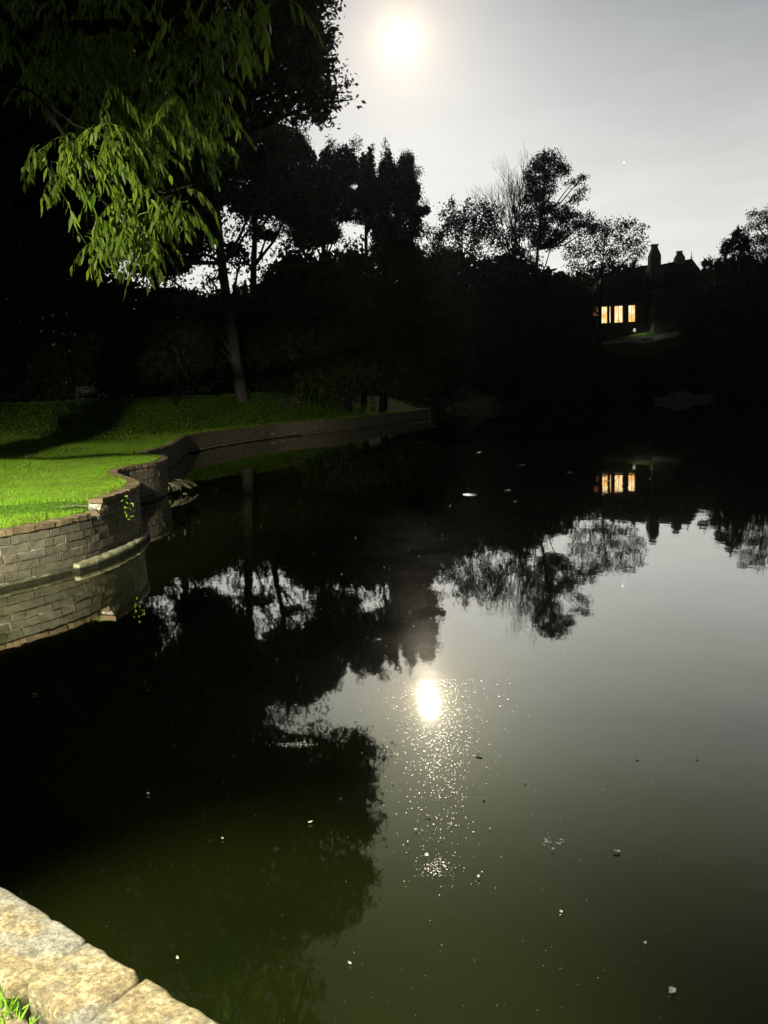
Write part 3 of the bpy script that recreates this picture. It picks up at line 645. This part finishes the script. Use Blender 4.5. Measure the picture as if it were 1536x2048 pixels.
hedge('long dark hedge along the back of the lawn', [(-48, 44), (-30, 50), (-18, 56), (-9, 64), (-3, 76), (1, 92), (4, 106), (9, 110), (22, 108)], 4.2, 42000, .45)
hb = [('black bush at the far left end of the back of the lawn', 44, -30, [(-20, 700, 90, 90), (-40, 640, 80, 60)]),
 ('black bush behind the garden bench', 46, 100, [(90, 710, 80, 80), (80, 640, 70, 50)]),
 ('black bush behind the garden table', 47, 230, [(220, 710, 85, 85), (230, 640, 70, 45)]),
 ('black bush between the garden chair and the grey trunk', 49, 350, [(350, 705, 80, 80), (340, 640, 80, 45)]),
 ('black bush behind the foot of the grey trunk', 60, 470, [(460, 690, 80, 90), (450, 625, 80, 40), (540, 720, 60, 70)])]
for lab, D, bx, el in hb: grp('hedge_bush', lab, D, bx, el, .26, 3.6, 'leaf_dark', .12, G5, 'bush', lobes=12)

# ------------------------------------------------------------------ near overhanging ash tree with lit hanging leaves
ash = thing('ash_tree', (-9.2, 7.5, gh(-9.2, 7.5)), 'near overhanging tree at upper left with bright green hanging leaves', 'tree')
LV = []; LF = []; LT = []
kv = 0; twb = MB()
def leaflet(p, d, L, wd):
    """lance-shaped folded leaflet hanging from p along d"""
    global kv
    d = d/np.linalg.norm(d); s_ = np.cross(d, rng.normal(size=3)); s_ /= np.linalg.norm(s_); n_ = np.cross(d, s_)
    prof = [(0, 0, 0), (.22, .75, .01), (.5, 1, .03), (.78, .6, .02), (1, 0, -.04)]
    curl = random.uniform(-.15, .15)
    V = []
    for u, w_, o in prof:
        c = p+d*L*u+n_*(L*curl*u*u)+np.array([0, 0, -.12*L*u*u])
        V += [c-s_*wd*.5*w_+n_*wd*.18*w_, c, c+s_*wd*.5*w_+n_*wd*.18*w_]
    LV.extend(V)
    for i in range(4):
        for j in range(2): LF.append([kv+i*3+j, kv+i*3+j+1, kv+(i+1)*3+j+1, kv+(i+1)*3+j])
    kv += 15
def spray(p, az, L=.34, n=9, leafL=.10):
    """drooping compound leaf"""
    d = np.array([math.cos(az)*.55, math.sin(az)*.55, -.1]); P_ = []; q = p.copy()
    for i in range(7):
        P_.append(q.copy()); dd_ = d.copy(); dd_[2] -= .18*i; q = q+dd_/np.linalg.norm(dd_)*L/6
    P_ = np.array(P_); twb.tube(P_, np.linspace(.0032, .0012, 7), 3)
    for k in range(n):
        u = .12+.88*k/(n-1); c = np.array([np.interp(u*6, range(7), P_[:, j]) for j in range(3)])
        tg_ = P_[min(6, int(u*6)+1)]-P_[int(u*6) if int(u*6) < 6 else 5]; tg_ = tg_/np.linalg.norm(tg_)
        side = np.cross(tg_, [0, 0, 1.]); side /= np.linalg.norm(side)+1e-6
        sgn = 1 if k % 2 else -1
        dd_ = tg_*.5+side*sgn*random.uniform(.25, .75)+np.array([0, 0, -random.uniform(.6, 1.4)])
        if k == n-1: dd_ = tg_+np.array([0, 0, -.6])
        leaflet(c, dd_, leafL*random.choice((.55, .8, 1, 1.25))*random.uniform(.85, 1.15), leafL*random.uniform(.18, .36))
def region(px, py, rx, ry, D, n, dj=.5, **kw):
    for _ in range(n):
        a_, r_ = random.uniform(0, 2*math.pi), math.sqrt(random.random())
        D_ = D+random.uniform(-dj, dj); p = ray(px+math.cos(a_)*rx*r_, py+math.sin(a_)*ry*r_, D_)
        spray(p, random.uniform(0, 2*math.pi), random.uniform(.24, .4), random.choice((7, 9, 9, 11)), **kw)
limbs = MB()
# lit clump, forward of the rest
for e in ((150, 285, 85, 35, 6.0, 26), (225, 270, 60, 40, 6.0, 20), (190, 340, 75, 50, 6.0, 22), (110, 350, 30, 50, 6.1, 8), (260, 400, 70, 40, 6.1, 26), (330, 400, 55, 35, 6.2, 22), (225, 440, 45, 45, 6.0, 20), (275, 470, 40, 35, 6.0, 16), (190, 480, 22, 35, 6.0, 9), (305, 500, 18, 25, 6.0, 6), (380, 385, 22, 22, 6.2, 5)):
    region(*e[:5], int(e[5]*.75), .45)
# shaded mass, further back
for e in ((60, 30, 210, 110, 9.0, 100), (280, 90, 180, 130, 9.2, 120), (430, 60, 100, 90, 9.5, 60), (400, 210, 90, 65, 9.5, 40), (330, 250, 120, 80, 9.0, 70), (200, 150, 160, 90, 8.5, 80)):
    region(*e[:5], e[5], .9, leafL=.12)
region(505, -8, 22, 12, 4.0, 3, .1); region(560, -6, 22, 10, 4.2, 2, .1); region(365, 25, 14, 10, 5.2, 2, .1); region(210, 170, 30, 8, 6.5, 3, .2); region(345, 200, 25, 10, 6.5, 3, .2)
limbs.tube([(-9.2, 7.5, gh(-9.2, 7.5)-.3), (-9.0, 7.6, 2.2), (-8.5, 7.8, 4.4), (-7.8, 8.1, 6.5), (-6.9, 8.6, 8.4)], [.42, .36, .3, .22, .12], 9)
def limb(a, *bs, r=.09):
    P_ = [np.array(a)]+[np.array(b_) for b_ in bs]; limbs.tube(P_, np.linspace(r, min(.012, r*.3), len(P_)), 6)
limb((-8.5, 7.8, 4.6), (-6.2, 7.0, 6.0), ray(60, 180, 6.2), ray(150, 250, 6.1), ray(240, 280, 6.0), r=.016)
limb(ray(90, 215, 6.2), ray(150, 300, 6.1), ray(240, 370, 6.1), ray(330, 385, 6.2), ray(385, 370, 6.2), r=.018)
limb(ray(150, 300, 6.1), ray(190, 390, 6.0), ray(250, 440, 6.0), ray(300, 480, 6.0), r=.012)
limb((-8.1, 8.0, 5.6), ray(100, 60, 9), ray(280, 50, 9.2), ray(430, 90, 9.4), ray(500, 260, 9.5), r=.11)
limb((-7.8, 8.1, 6.5), ray(200, -60, 8), ray(350, -60, 5.5), ray(480, -40, 4.2), ray(560, -20, 4.2), r=.09)
limbs.tube([(-8.8, 7.7, 4.2), (-8.2, 8.0, 4.28), (-7.4, 8.1, 4.32), (-6.4, 8.0, 4.25), (-5.6, 7.8, 4.5)], [.10, .09, .08, .06, .03], 7)  # limb out of view, added to cast a shadow band on the lawn
limbs.build('trunk', M['bark'], ash, True); twb.build('leaf_stalks', M['leaf_ash'], ash)['kind'] = 'stuff'
link('crown', np.array(LV), np.array(LF), M['leaf_ash'], ash)
print('ash leaflets', len(LF)//8)

# ------------------------------------------------------------------ house on the far bank
HD = 104.0; hz = gh(37, 106)
hp = lambda px, py, D=HD: ray(px, py, D)
house = thing('house', (36, HD, hz), 'dark stone house with tall chimneys and glowing windows on the far bank', 'house')
def poly_prism(name, front, depth, material, parent):
    """front: list of world points in a vertical plane, extruded back"""
    F = [np.array(p) for p in front]; n = len(F); V = F+[p+np.array([0, depth, 0]) for p in F]
    faces = [list(range(n)), list(range(2*n-1, n-1, -1))]+[[i, i+n, (i+1) % n+n, (i+1) % n] for i in range(n)]
    me = bpy.data.meshes.new(name); me.from_pydata([tuple(p) for p in V], [], faces); me.update(); me.materials.append(material)
    o = bpy.data.objects.new(name, me); C.objects.link(o); o.parent = parent; o.matrix_parent_inverse = Matrix.Translation(-Vector(parent.location)); return o
xl, xr = hp(1182, 640)[0], hp(1296, 640)[0]; zb = hz-1.5; ze = hp(1230, 604)[2]
wins = [(1186, 1198, 617, 648, 'dim'), (1201, 1216, 615, 644, 'lit'), (1219, 1223, 614, 643, 'lit'), (1229, 1247, 612, 643, 'lit'), (1257, 1272, 611, 641, 'lit')]
# the window wall, built as piers, sill wall and head so the openings are real
wx = [(hp(a, 630)[0], hp(b_, 630)[0]) for a, b_, *_ in wins]; zs = hp(1230, 646)[2]; zh = hp(1230, 611)[2]
wm = MB()
wm.box(((xl+xr)/2, HD+.2, (zb+zs)/2), (xr-xl, .4, zs-zb)); wm.box(((xl+xr)/2, HD+.2, (zh+ze)/2+.1), (xr-xl, .4, ze-zh+.2))
edges = [xl]+[e for p_ in wx for e in p_]+[xr]
for a_, b_ in zip(edges[0::2], edges[1::2]):
    if b_-a_ > .02: wm.box(((a_+b_)/2, HD+.2, (zs+zh)/2), (b_-a_, .4, zh-zs-.004))
xr2 = hp(1428, 640)[0]
wm.box(((xl+xr)/2, HD+5.2, (zb+ze)/2), (xr-xl-.2, 9.5, ze-zb-.3)); wm.box(((xr+xr2)/2, HD+2.5, (zb+ze)/2+.6), (xr2-xr, 9.0, ze-zb+1.2))
wm.build('wall', M['house'], house)
for (a_, b_), (pa, pb, t0, t1, kd) in zip(wx, wins):
    pane = MB(); pane.box(((a_+b_)/2, HD+.26, (zs+zh)/2), (b_-a_-.02, .03, zh-zs-.02)); fm = MB()
    for xx in ([a_+.04, b_-.04] + ([(a_+b_)/2] if b_-a_ > .9 else [])): fm.box((xx, HD+.2, (zs+zh)/2), (.07 if xx != (a_+b_)/2 else .035, .08, zh-zs-.01))
    for zz in (zs+.04, zh-.04): fm.box(((a_+b_)/2, HD+.196, zz), (b_-a_-.01, .07, .07))
    wo = fm.build('window', M['frame'], house)
    po = pane.build('pane', M[kd], wo); po.matrix_parent_inverse = Matrix()
    po.parent = wo
# roofs
def roofmesh(name, V, F):
    me = bpy.data.meshes.new(name); me.from_pydata([tuple(v_) for v_ in V], [], F); me.update(); me.materials.append(M['slate'])
    o = bpy.data.objects.new(name, me); C.objects.link(o); o.parent = house; o.matrix_parent_inverse = Matrix.Translation(-Vector(house.location)); return o
e1, e2 = hp(1178, 608, HD-.5), hp(1302, 600, HD-.5); r1, r2 = hp(1212, 545, HD+5.5), hp(1306, 528, HD+5.5)
roof = roofmesh('roof', [e1, e2, r2, r1, e1+[0, 12, 0], e2+[0, 12, 0], e1-[0, 0, .25], e2-[0, 0, .25]], [[0, 1, 2, 3], [3, 2, 5, 4], [0, 3, 4], [0, 6, 7, 1]])
# steep right wing with hipped gable
a1, a2 = hp(1296, 606, HD-1), hp(1432, 560, HD-1); a2[2] = a1[2]+1.2; q1, q2 = hp(1330, 528, HD+4), hp(1384, 517, HD+4)
roof2 = roofmesh('roof', [a1, a2, q2, q1, a1+[0, 10, 0], a2+[0, 10, 0]], [[0, 1, 2, 3], [3, 2, 5, 4], [0, 3, 4], [1, 5, 2], [0, 4, 5, 1]])
q3, q4 = hp(1296, 534, HD+3), hp(1345, 524, HD+3); b1, b2 = hp(1286, 600, HD-1.3), hp(1350, 600, HD-1.3)
roof3 = roofmesh('roof', [b1, b2, q4, q3, b1+[0, 9, 0], b2+[0, 9, 0]], [[0, 1, 2, 3], [3, 2, 5, 4], [0, 3, 4], [1, 5, 2]])
def chimney(px, ptop, pbot, wpx, D):
    t_, bo = hp(px, ptop, D), hp(px, pbot, D); k = D/FPX; wd = wpx*k; m_ = MB(); H_ = t_[2]-bo[2]
    m_.box((t_[0], D, bo[2]+H_*.35), (wd, wd*.8, H_*.7)); m_.box((t_[0], D, bo[2]+H_*.80), (wd*.99, wd*.79, H_*.2), taper=.55)
    m_.box((t_[0], D, bo[2]+H_*.945), (wd*.52, wd*.45, H_*.09)); m_.box((t_[0], D, t_[2]), (wd*.66, wd*.55, H_*.03))
    o = m_.build('chimney', M['chimney'], roof); o.matrix_parent_inverse = Matrix(); return o
chimney(1309, 490, 560, 20, HD+1.5)
chimney(1359, 503, 545, 17, HD+4)
fm = MB(); p_ = hp(1383, 520, HD+4); fm.tube([p_-[0, 0, .4], p_+[0, 0, .3], p_+[0, 0, 1.2]], [.12, .06, .02], 6); fm.tube([p_+[-.2, 0, .35], p_+[.2, 0, .35]], [.05, .05], 5)
o = fm.build('finial', M['metal'], roof2); o.matrix_parent_inverse = Matrix()
# ivy over the roof edge and front of the house
iv = np.concatenate([hp(random.uniform(1290, 1430), random.uniform(545, 660), HD-1.6+random.random())[None] for _ in range(4200)]+[hp(random.uniform(1185, 1300), random.uniform(548, 604), HD-.3)[None]+np.array([[0, 1.2, 0]]) for _ in range(900)])
V, F = rhombs(iv, rng.uniform(.2, .45, len(iv))); o = link('ivy', V, F, M['leaf_dark'], house)
lx, ly = hp(1269, 661, HD-2.5)[:2]; lz = gh(lx, ly); ltop = hp(1269, 661, HD-2.5)[2]
lan = thing('added_lantern', (lx, ly, lz), 'small white added lantern glowing below the rightmost lit window', 'lantern')  # small white spot built as a lantern, added to light the path
m_ = MB(); m_.tube([(lx, ly, lz-.1), (lx, ly, ltop-.2)], .04, 8); m_.build('post', M['metal'], lan)
m_ = MB(); m_.box((lx, ly, ltop+.22), (.34, .34, .06), taper=.4); m_.build('cap', M['metal'], lan)
m_ = MB(); m_.box((lx, ly, ltop), (.26, .26, .34)); m_.build('lamp_glass', M['lantern'], lan)
pl = lamp('path_fill_light', 'SPOT', (lx+.2, ly, ltop+.9), (lx+1.2, ly-.3, lz-.6), energy=110, spot_size=R(146), spot_blend=.6, shadow_soft_size=.1, color=(1, .95, .85)); pl.data.specular_factor = 0  # added spot over the lantern that brightens path and slope

# path and lit slope
def hit(px, py, d0=60, d1=140):
    """where the line of sight through a picture point meets the land"""
    d = dirw(px, py); ys = np.arange(d0, d1, .1); xs = d.x/d.y*ys; zz = CAM_H+d.z/d.y*ys; h_ = height(xs, ys)
    k = np.argmax(h_ > zz); return np.array([xs[k], ys[k], h_[k]])
pm = []; 
for px, py in ((1165, 692), (1200, 688), (1240, 685), (1280, 683), (1320, 676), (1350, 671), (1385, 664)):
    q = hit(px, py); pm += [(q[0], q[1]-.5), (q[0], q[1]+.9)]
pm = [(x, y, gh(x, y)+.06) for x, y in pm]; k = len(pm)//2
g = link('path', pm, np.array([[2*i, 2*i+2, 2*i+3, 2*i+1] for i in range(k-1)]), M['path']); tag(g, None, None, kind='structure')

# pale old stone walls at the far waterline
def far_wall(label, x0, x1, y0, y1, hfun, cell=.7):
    o = thing('stone_wall', (x0, y0, 0), label, 'wall'); m_ = MB(); L = math.hypot(x1-x0, y1-y0); tx, ty = (x1-x0)/L, (y1-y0)/L; r_ = 0
    zz = -.2
    while zz < 4:
        s = -random.random()*.4
        while s < L:
            l_ = random.uniform(.6, 1.3)*cell*1.4; u = (s+l_/2)/L; hh = cell*.55
            if 0 < u < 1 and zz+hh*.5 < hfun(u): m_.box((x0+tx*(s+l_/2), y0+ty*(s+l_/2), zz+hh/2), (l_-.03, .4+random.random()*.05, hh-.03), [[tx, ty, 0], [-ty, tx, 0], [0, 0, 1]], .01)
            s += l_
        zz += cell*.55
    m_.build('blocks', M['oldstone'], o); return o
far_wall('tall pale stone wall across the pond under overhanging trees', 7.9, 18.6, 100.6, 99.4, lambda u: 1.2+2.0*math.exp(-((u-.35)/.2)**2)+.5*math.exp(-((u-.85)/.1)**2), .42)
far_wall('low pale stone wall at the waterline below the far right bank', 31.5, 38.5, 85.6, 86.4, lambda u: .75+.45*math.exp(-((u-.4)/.13)**2)-.5*abs(u-.5), .3)

# ------------------------------------------------------------------ garden furniture and plants at the back of the lawn
def chair(x, y, rz, label):
    z = gh(x, y); o = thing('garden_chair', (x, y, z), label, 'chair', 'garden chairs on the lawn'); c, s = math.cos(rz), math.sin(rz)
    L = lambda a, b_, h_: (x+a*c-b_*s, y+a*s+b_*c, z+h_)
    ax = [[c, s, 0], [-s, c, 0], [0, 0, 1]]
    st = MB(); st.box(L(0, 0, .45), (.46, .44, .03), ax); st.build('seat', M['metal'], o)
    bk = MB()
    for a in (-.21, .21): bk.tube([L(a, .2, .45), L(a, .24, .7), L(a, .3, 1.0)], .022, 6)
    for h_, yy in ((.98, .295), (.72, .245)): bk.tube([L(-.21, yy, h_), L(0, yy+.02, h_+.03), L(.21, yy, h_)], .018, 6)
    for a in (-.1, 0, .1): bk.tube([L(a, .2, .46), L(a, .29, .98)], .01, 4)
    bk.build('backrest', M['metal'], o)
    for a, b_ in ((-.21, -.2), (.21, -.2), (-.21, .2), (.21, .2)):
        lg = MB(); lg.tube([L(a, b_, .45), L(a*1.1, b_*1.15, 0)], [.022, .018], 6); lg.build('leg', M['metal'], o)
p = hit(685, 812, 40, 110); chair(p[0], p[1], 2.3, 'light metal garden chair standing alone near the far end of the lawn')
p = hit(238, 805, 38, 70); chair(p[0], p[1], .4, 'metal garden chair right of the garden bench at the back of the lawn')
p = hit(175, 804, 38, 70); x, y = p[0], p[1]; z = gh(x, y)
bn = thing('garden_bench', (x, y, z), 'dark metal garden bench at the back of the lawn before the hedge', 'bench')
m_ = MB(); [m_.box((x, y+k*.1, z+.45), (1.5, .08, .03)) for k in range(4)]; m_.build('seat', M['metal'], bn)
m_ = MB(); [m_.box((x, y+.38, z+.6+k*.14), (1.5, .03, .09)) for k in range(3)]; m_.build('backrest', M['metal'], bn)
for a in (-.68, .68):
    for b_ in (.0, .34):
        m_ = MB(); m_.tube([(x+a, y+b_, z+.44), (x+a*1.04, y+b_, z)], .03, 6); m_.build('leg', M['metal'], bn)
def pot(px, py, label, s=1.0):
    p = hit(px, py, 40, 110); x, y = p[0], p[1]; z = gh(x, y); o = thing('flower_pot', (x, y, z), label, 'plant pot', 'potted plants at the end of the lawn')
    m_ = MB(); m_.tube([(x, y, z), (x, y, z+.1*s), (x, y, z+.38*s), (x, y, z+.4*s), (x, y, z+.42*s)], [.14*s, .16*s, .2*s, .23*s, .23*s], 12); m_.build('pot', M['terracotta'], o, True)
    P_ = np.array([x, y, z+.55*s])+rng.normal(0, .16*s, (160, 3)); V, F = rhombs(P_, rng.uniform(.08, .16, 160)); link('leaves', V, F, M['weed'], o)
pot(747, 815, 'terracotta pot with a pale plant, left of two at the end of the lawn', 1.0); pot(771, 813, 'terracotta pot with a pale plant, right of two at the end of the lawn', 1.2)
def shrub(name, label, x, y, z, r, n, leaf, mat_, cat='shrub', extra=None):
    o = thing(name, (x, y, z), label, cat); m_ = MB()
    for _ in range(9):
        d = rng.normal(size=3)*r*.7; m_.tube([(x, y, z-.05), (x+d[0]*.5, y+d[1]*.5, z+r*.6), (x+d[0], y+d[1], z+r+abs(d[2]))], [.02, .014, .006], 4)
    m_.build('stems', M['bark'], o)
    P_ = np.array([x, y, z+r])+rng.normal(0, r*.5, (n, 3)); P_[:, 2] = np.maximum(P_[:, 2], z+.03); V, F = rhombs(P_, leaf*rng.uniform(.6, 1.2, n)); link('leaves', V, F, M[mat_], o)
    if extra:
        nb, mt, sz = extra; P_ = np.array([x, y-.2, z+r*1.3])+rng.normal(0, r*.32, (nb, 3)); V, F = rhombs(P_, sz*rng.uniform(.6, 1.2, nb), 0, .8); link('blossoms', V, F, M[mt], o)
p = ray(125, 668, 43); shrub('flowering_shrub', 'tall dark shrub with a few white blossoms behind the left of the lawn', p[0], 43, gh(p[0], 43), (p[2]-gh(p[0], 43))*.75, 1500, .16, 'leaf_dark', extra=(34, 'flower', .2))
p = hit(120, 800, 38, 70); shrub('arching_shrub', 'arching shrub with pale tips left of the garden bench', p[0], p[1], p[2], .6, 600, .12, 'leaf_dark', extra=(60, 'weed', .09))
for px, py, r_, lab in ((565, 812, .35, 'small pale weed clump on the lawn right of the grey trunk'), (590, 815, .45, 'low spreading weed clump at the middle of the lawn edge')):
    p = hit(px, py, 40, 110); shrub('weed_clump', lab, p[0], p[1], p[2], r_, 240, .12, 'weed', 'weeds')
# fern leaning out of the wall at the second bulge
fn = thing('fern', (-6.05, 20.6, .05), 'pale feathery fern growing at the foot of the block wall over the water', 'fern'); V = []; F = []; k = 0
m_ = MB()
for a_ in np.linspace(-1.4, 1.3, 17):
    d = np.array([math.cos(a_), math.sin(a_)*.8]); L = random.uniform(.5, 1.0); prev = None; P_ = []
    for u in np.linspace(0, 1, 14): P_.append((-6.0+d[0]*L*u, 20.5+d[1]*L*u, .10+.9*L*u*(1-u)*random.uniform(.9, 1.1)+.02))
    m_.tube(P_, .006, 4); P_ = np.array(P_)
    for i in range(1, 13):
        for sg in (-1, 1):
            n_ = np.array([-d[1], d[0], -.3])*sg; q = P_[i]; w_ = .19*(1-i/14); V += [q, q+n_*w_*.5+[d[0]*.02, d[1]*.02, .02], q+n_*w_, q+n_*w_*.5-[0, 0, .025]]; F.append([k, k+1, k+2, k+3]); k += 4
m_.build('stems', M['weed'], fn); link('fronds', V, np.array(F), M['weed'], fn)
sm_ = MB()
for (px, py, z_) in ((251, 1002, .95),):     # little plant rooted in the coping
    q = plane(px, py, z_)
    P_ = q+rng.normal(0, 1, (26, 3))*np.array([.05, .05, .09])-np.array([0, .0, .12]); V, F = rhombs(P_, rng.uniform(.04, .07, 26), .8)
    tag(link('ivy', V, F, M['grass']), 'little sprig of green ivy hanging from the coping near the tip of the wall', 'ivy')

# ------------------------------------------------------------------ things floating on the water
leafdata = {}
def float_leaf(px, py, wpx, label, group=None, name='floating_leaf', asp=.5, rot=None):
    p = plane(px, py, 0); D_ = p[1]; L = wpx*D_/FPX*.9; nn_ = 10; V = [(0, 0, L*.07)]
    for i in range(nn_):
        a_ = i/nn_*2*math.pi; r_ = 1+.18*math.sin(a_*2+px)+random.uniform(-.12, .12); V.append((math.cos(a_)*L*.5*r_, math.sin(a_)*L*asp*.5*r_, .004+.01*random.random()))
    o = link(name, V, np.array([[0, i+1, (i+1) % nn_+1] for i in range(nn_)]), M['dead_leaf']); o.location = p+np.array([0, 0, .004])
    o.rotation_euler = (0, 0, random.uniform(-.6, .6) if rot is None else rot); tag(o, label, 'floating leaf', group); return o
float_leaf(940, 990, 34, 'widest pale leaf raft floating in the dark reflection left of the house lights', asp=1.2, rot=0)
float_leaf(1345, 1985, 24, 'pale leaf floating alone near the bottom right corner', asp=.9)
float_leaf(1233, 1706, 16, 'curled white leaf floating alone on the olive water right of centre', asp=.8)
float_leaf(958, 1512, 15, 'white leaf floating just right of the glitter below the mirrored moon', asp=.8)
float_leaf(853, 1714, 12, 'small white leaf at the upper left of the pale scum patch', asp=.8)
float_leaf(621, 1648, 14, 'pale leaf floating inside the dark mirrored crown of the big tree', asp=.5)
float_leaf(370, 988, 9, 'small yellowish leaf floating beneath the fern by the block wall', asp=1.2)
G6 = 'small pale leaves scattered on the pond'
for px, py, wp, lab in (
    (870, 853, 16, 'flat pale leaf lying furthest out, toward the foot of the stone wall across the pond'),
    (838, 885, 10, 'pale speck of a leaf just beyond the end of the curving block wall'),
    (958, 905, 10, 'pale leaf in the dark water straight above the widest leaf raft'),
    (1015, 981, 12, 'narrow pale leaf just right of the widest leaf raft'),
    (1030, 1003, 7, 'dot-like leaf below and right of the widest leaf raft'),
    (1045, 930, 12, 'pale leaf halfway between the widest leaf raft and the mirrored house windows'),
    (1140, 945, 10, 'pale leaf just left of the mirrored house windows'),
    (1215, 962, 12, 'pale leaf directly beneath the mirrored house windows'),
    (1300, 958, 6, 'dot-like leaf right of the mirrored house windows'),
    (592, 1413, 7, 'white dot of a leaf in the open mirrored sky left of the mirrored moon'),
    (297, 1590, 6, 'white dot of a leaf deep inside the black lower left water'),
    (70, 1390, 8, 'lone pale leaf at the left edge in the black water below the block wall'),
    (445, 1680, 6, 'tiny leaf in the middle of the black mirrored crown'),
    (355, 1920, 6, 'tiny leaf just off the sandstone coping'),
    (700, 1930, 8, 'pale leaf off the lower tip of the mirrored crown'),
    (786, 1568, 6, 'tiny leaf between the mirrored crown and the moon glitter'),
    (968, 1599, 8, 'pale leaf at the lower right of the moon glitter'),
    (856, 1635, 11, 'largest white leaf at the foot of the moon glitter'),
    (832, 1663, 8, 'left leaf of the close pair below the moon glitter'),
    (845, 1664, 6, 'right leaf of the close pair below the moon glitter'),
    (900, 1651, 9, 'white leaf right of the close pair below the moon glitter'),
    (815, 1686, 6, 'small leaf left of the pale scum patch'),
    (881, 1680, 6, 'small leaf just above the pale scum patch'),
    (957, 1757, 7, 'small leaf right of the pale scum patch'),
    (980, 1660, 6, 'tiny leaf left of the two faint wisps'),
    (1050, 1567, 6, 'tiny leaf on open water above the two faint wisps'),
    (1106, 1702, 9, 'pale leaf touching the two faint wisps'),
    (1275, 1518, 7, 'left leaf of two on the open grey water at right'),
    (1395, 1517, 6, 'right leaf of two on the open grey water at right'),
    (1122, 1827, 8, 'bright small leaf on the olive water at lower right'),
    (1290, 1890, 7, 'faint small leaf above the lone leaf of the bottom right corner')):
    float_leaf(px, py, wp*1.15, lab, G6, asp=random.uniform(.6, 1.1))
# metallic flecks imitate the moon glitter, a few strewn over the pond
def flecks(name, P, smin, smax, material, label, tilt=.045):
    n = len(P); s_ = rng.uniform(smin, smax, n)*P[:, 1]; th = rng.uniform(0, 6.28, n); a = np.stack([np.cos(th), np.sin(th), rng.normal(0, tilt, n)], -1)*s_[:, None]; b_ = np.stack([-np.sin(th), np.cos(th), rng.normal(0, tilt, n)], -1)*s_[:, None]*.7
    P = P.copy(); P[:, 2] = .006+np.abs(a[:, 2])+np.abs(b_[:, 2]); V = np.stack([P-a, P-b_, P+a, P+b_], 1).reshape(-1, 3); k_ = np.arange(n)*4
    o = link(name, V, np.stack([k_, k_+1, k_+2, k_+3], -1), material); tag(o, label, 'flecks', kind='stuff'); return o
P_ = []
while len(P_) < 1400:
    px, py = random.gauss(868+random.random()*25, 24+45*random.random()**2), random.uniform(1360, 1780)
    if random.random() > math.exp(-max(0, py-1470)/105.): continue
    P_.append(plane(px, py))
while len(P_) < 1750: P_.append(plane(random.uniform(200, 1536), 850+1200*random.random()**1.0))
P_ = np.array(P_); P_ = P_[sdist(P_[:, 0], P_[:, 1]) < -.3]
flecks('glitter_flecks', P_, .0004, .0011, M['fleck'], 'fine pale flecks put in as moon glitter and strewn over the pond surface')
P_ = np.array([plane(random.gauss(872, 18), random.gauss(1738, 10)) for _ in range(150)])
flecks('scum_patch', P_, .0004, .0014, M['fleck'], 'pale scum patch drifting below the moon glitter', .1)
P_ = np.array([plane(random.gauss(585, 22), 1490+random.gauss(0, 2.5)) for _ in range(120)])
flecks('pollen_streak', P_, .0005, .0015, M['fleck'], 'thin pale streak of pollen on the dark mirrored crown', .05)
P_ = np.array([plane(random.choice((1092, 1120))+random.gauss(0, 4), 1685+random.gauss(0, 6)) for _ in range(50)])
flecks('scum_wisp', P_, .0005, .0012, M['fleck'], 'two faint pale wisps on the olive water right of centre', .05)
print('objects', len(bpy.data.objects), 'faces', sum(len(m_.polygons) for m_ in bpy.data.meshes))

# thin haze added to lift the dark trees near the moon, like lens veil
me = bpy.data.meshes.new('haze'); x0, x1, y0, y1, z0_, z1_ = -1700, 1700, -420, 3300, -3, 60
me.from_pydata([(x0,y0,z0_),(x1,y0,z0_),(x1,y1,z0_),(x0,y1,z0_),(x0,y0,z1_),(x1,y0,z1_),(x1,y1,z1_),(x0,y1,z1_)], [], [(0,3,2,1),(4,5,6,7),(0,1,5,4),(1,2,6,5),(2,3,7,6),(3,0,4,7)])
hm = bpy.data.materials.new('veil_haze'); hm.use_nodes = True; t = NT(hm.node_tree); t.n.clear()
pv_ = t.add('ShaderNodeVolumePrincipled'); pv_.inputs['Color'].default_value = (.85, .93, .95, 1); pv_.inputs['Density'].default_value = .0001; pv_.inputs['Anisotropy'].default_value = .8
t.l.new(pv_.outputs[0], t.add('ShaderNodeOutputMaterial').inputs['Volume'])
me.materials.append(hm); hz_ = bpy.data.objects.new('haze', me); C.objects.link(hz_); hz_['kind'] = 'stuff'; hz_['label'] = 'thin pale added haze around the pond'
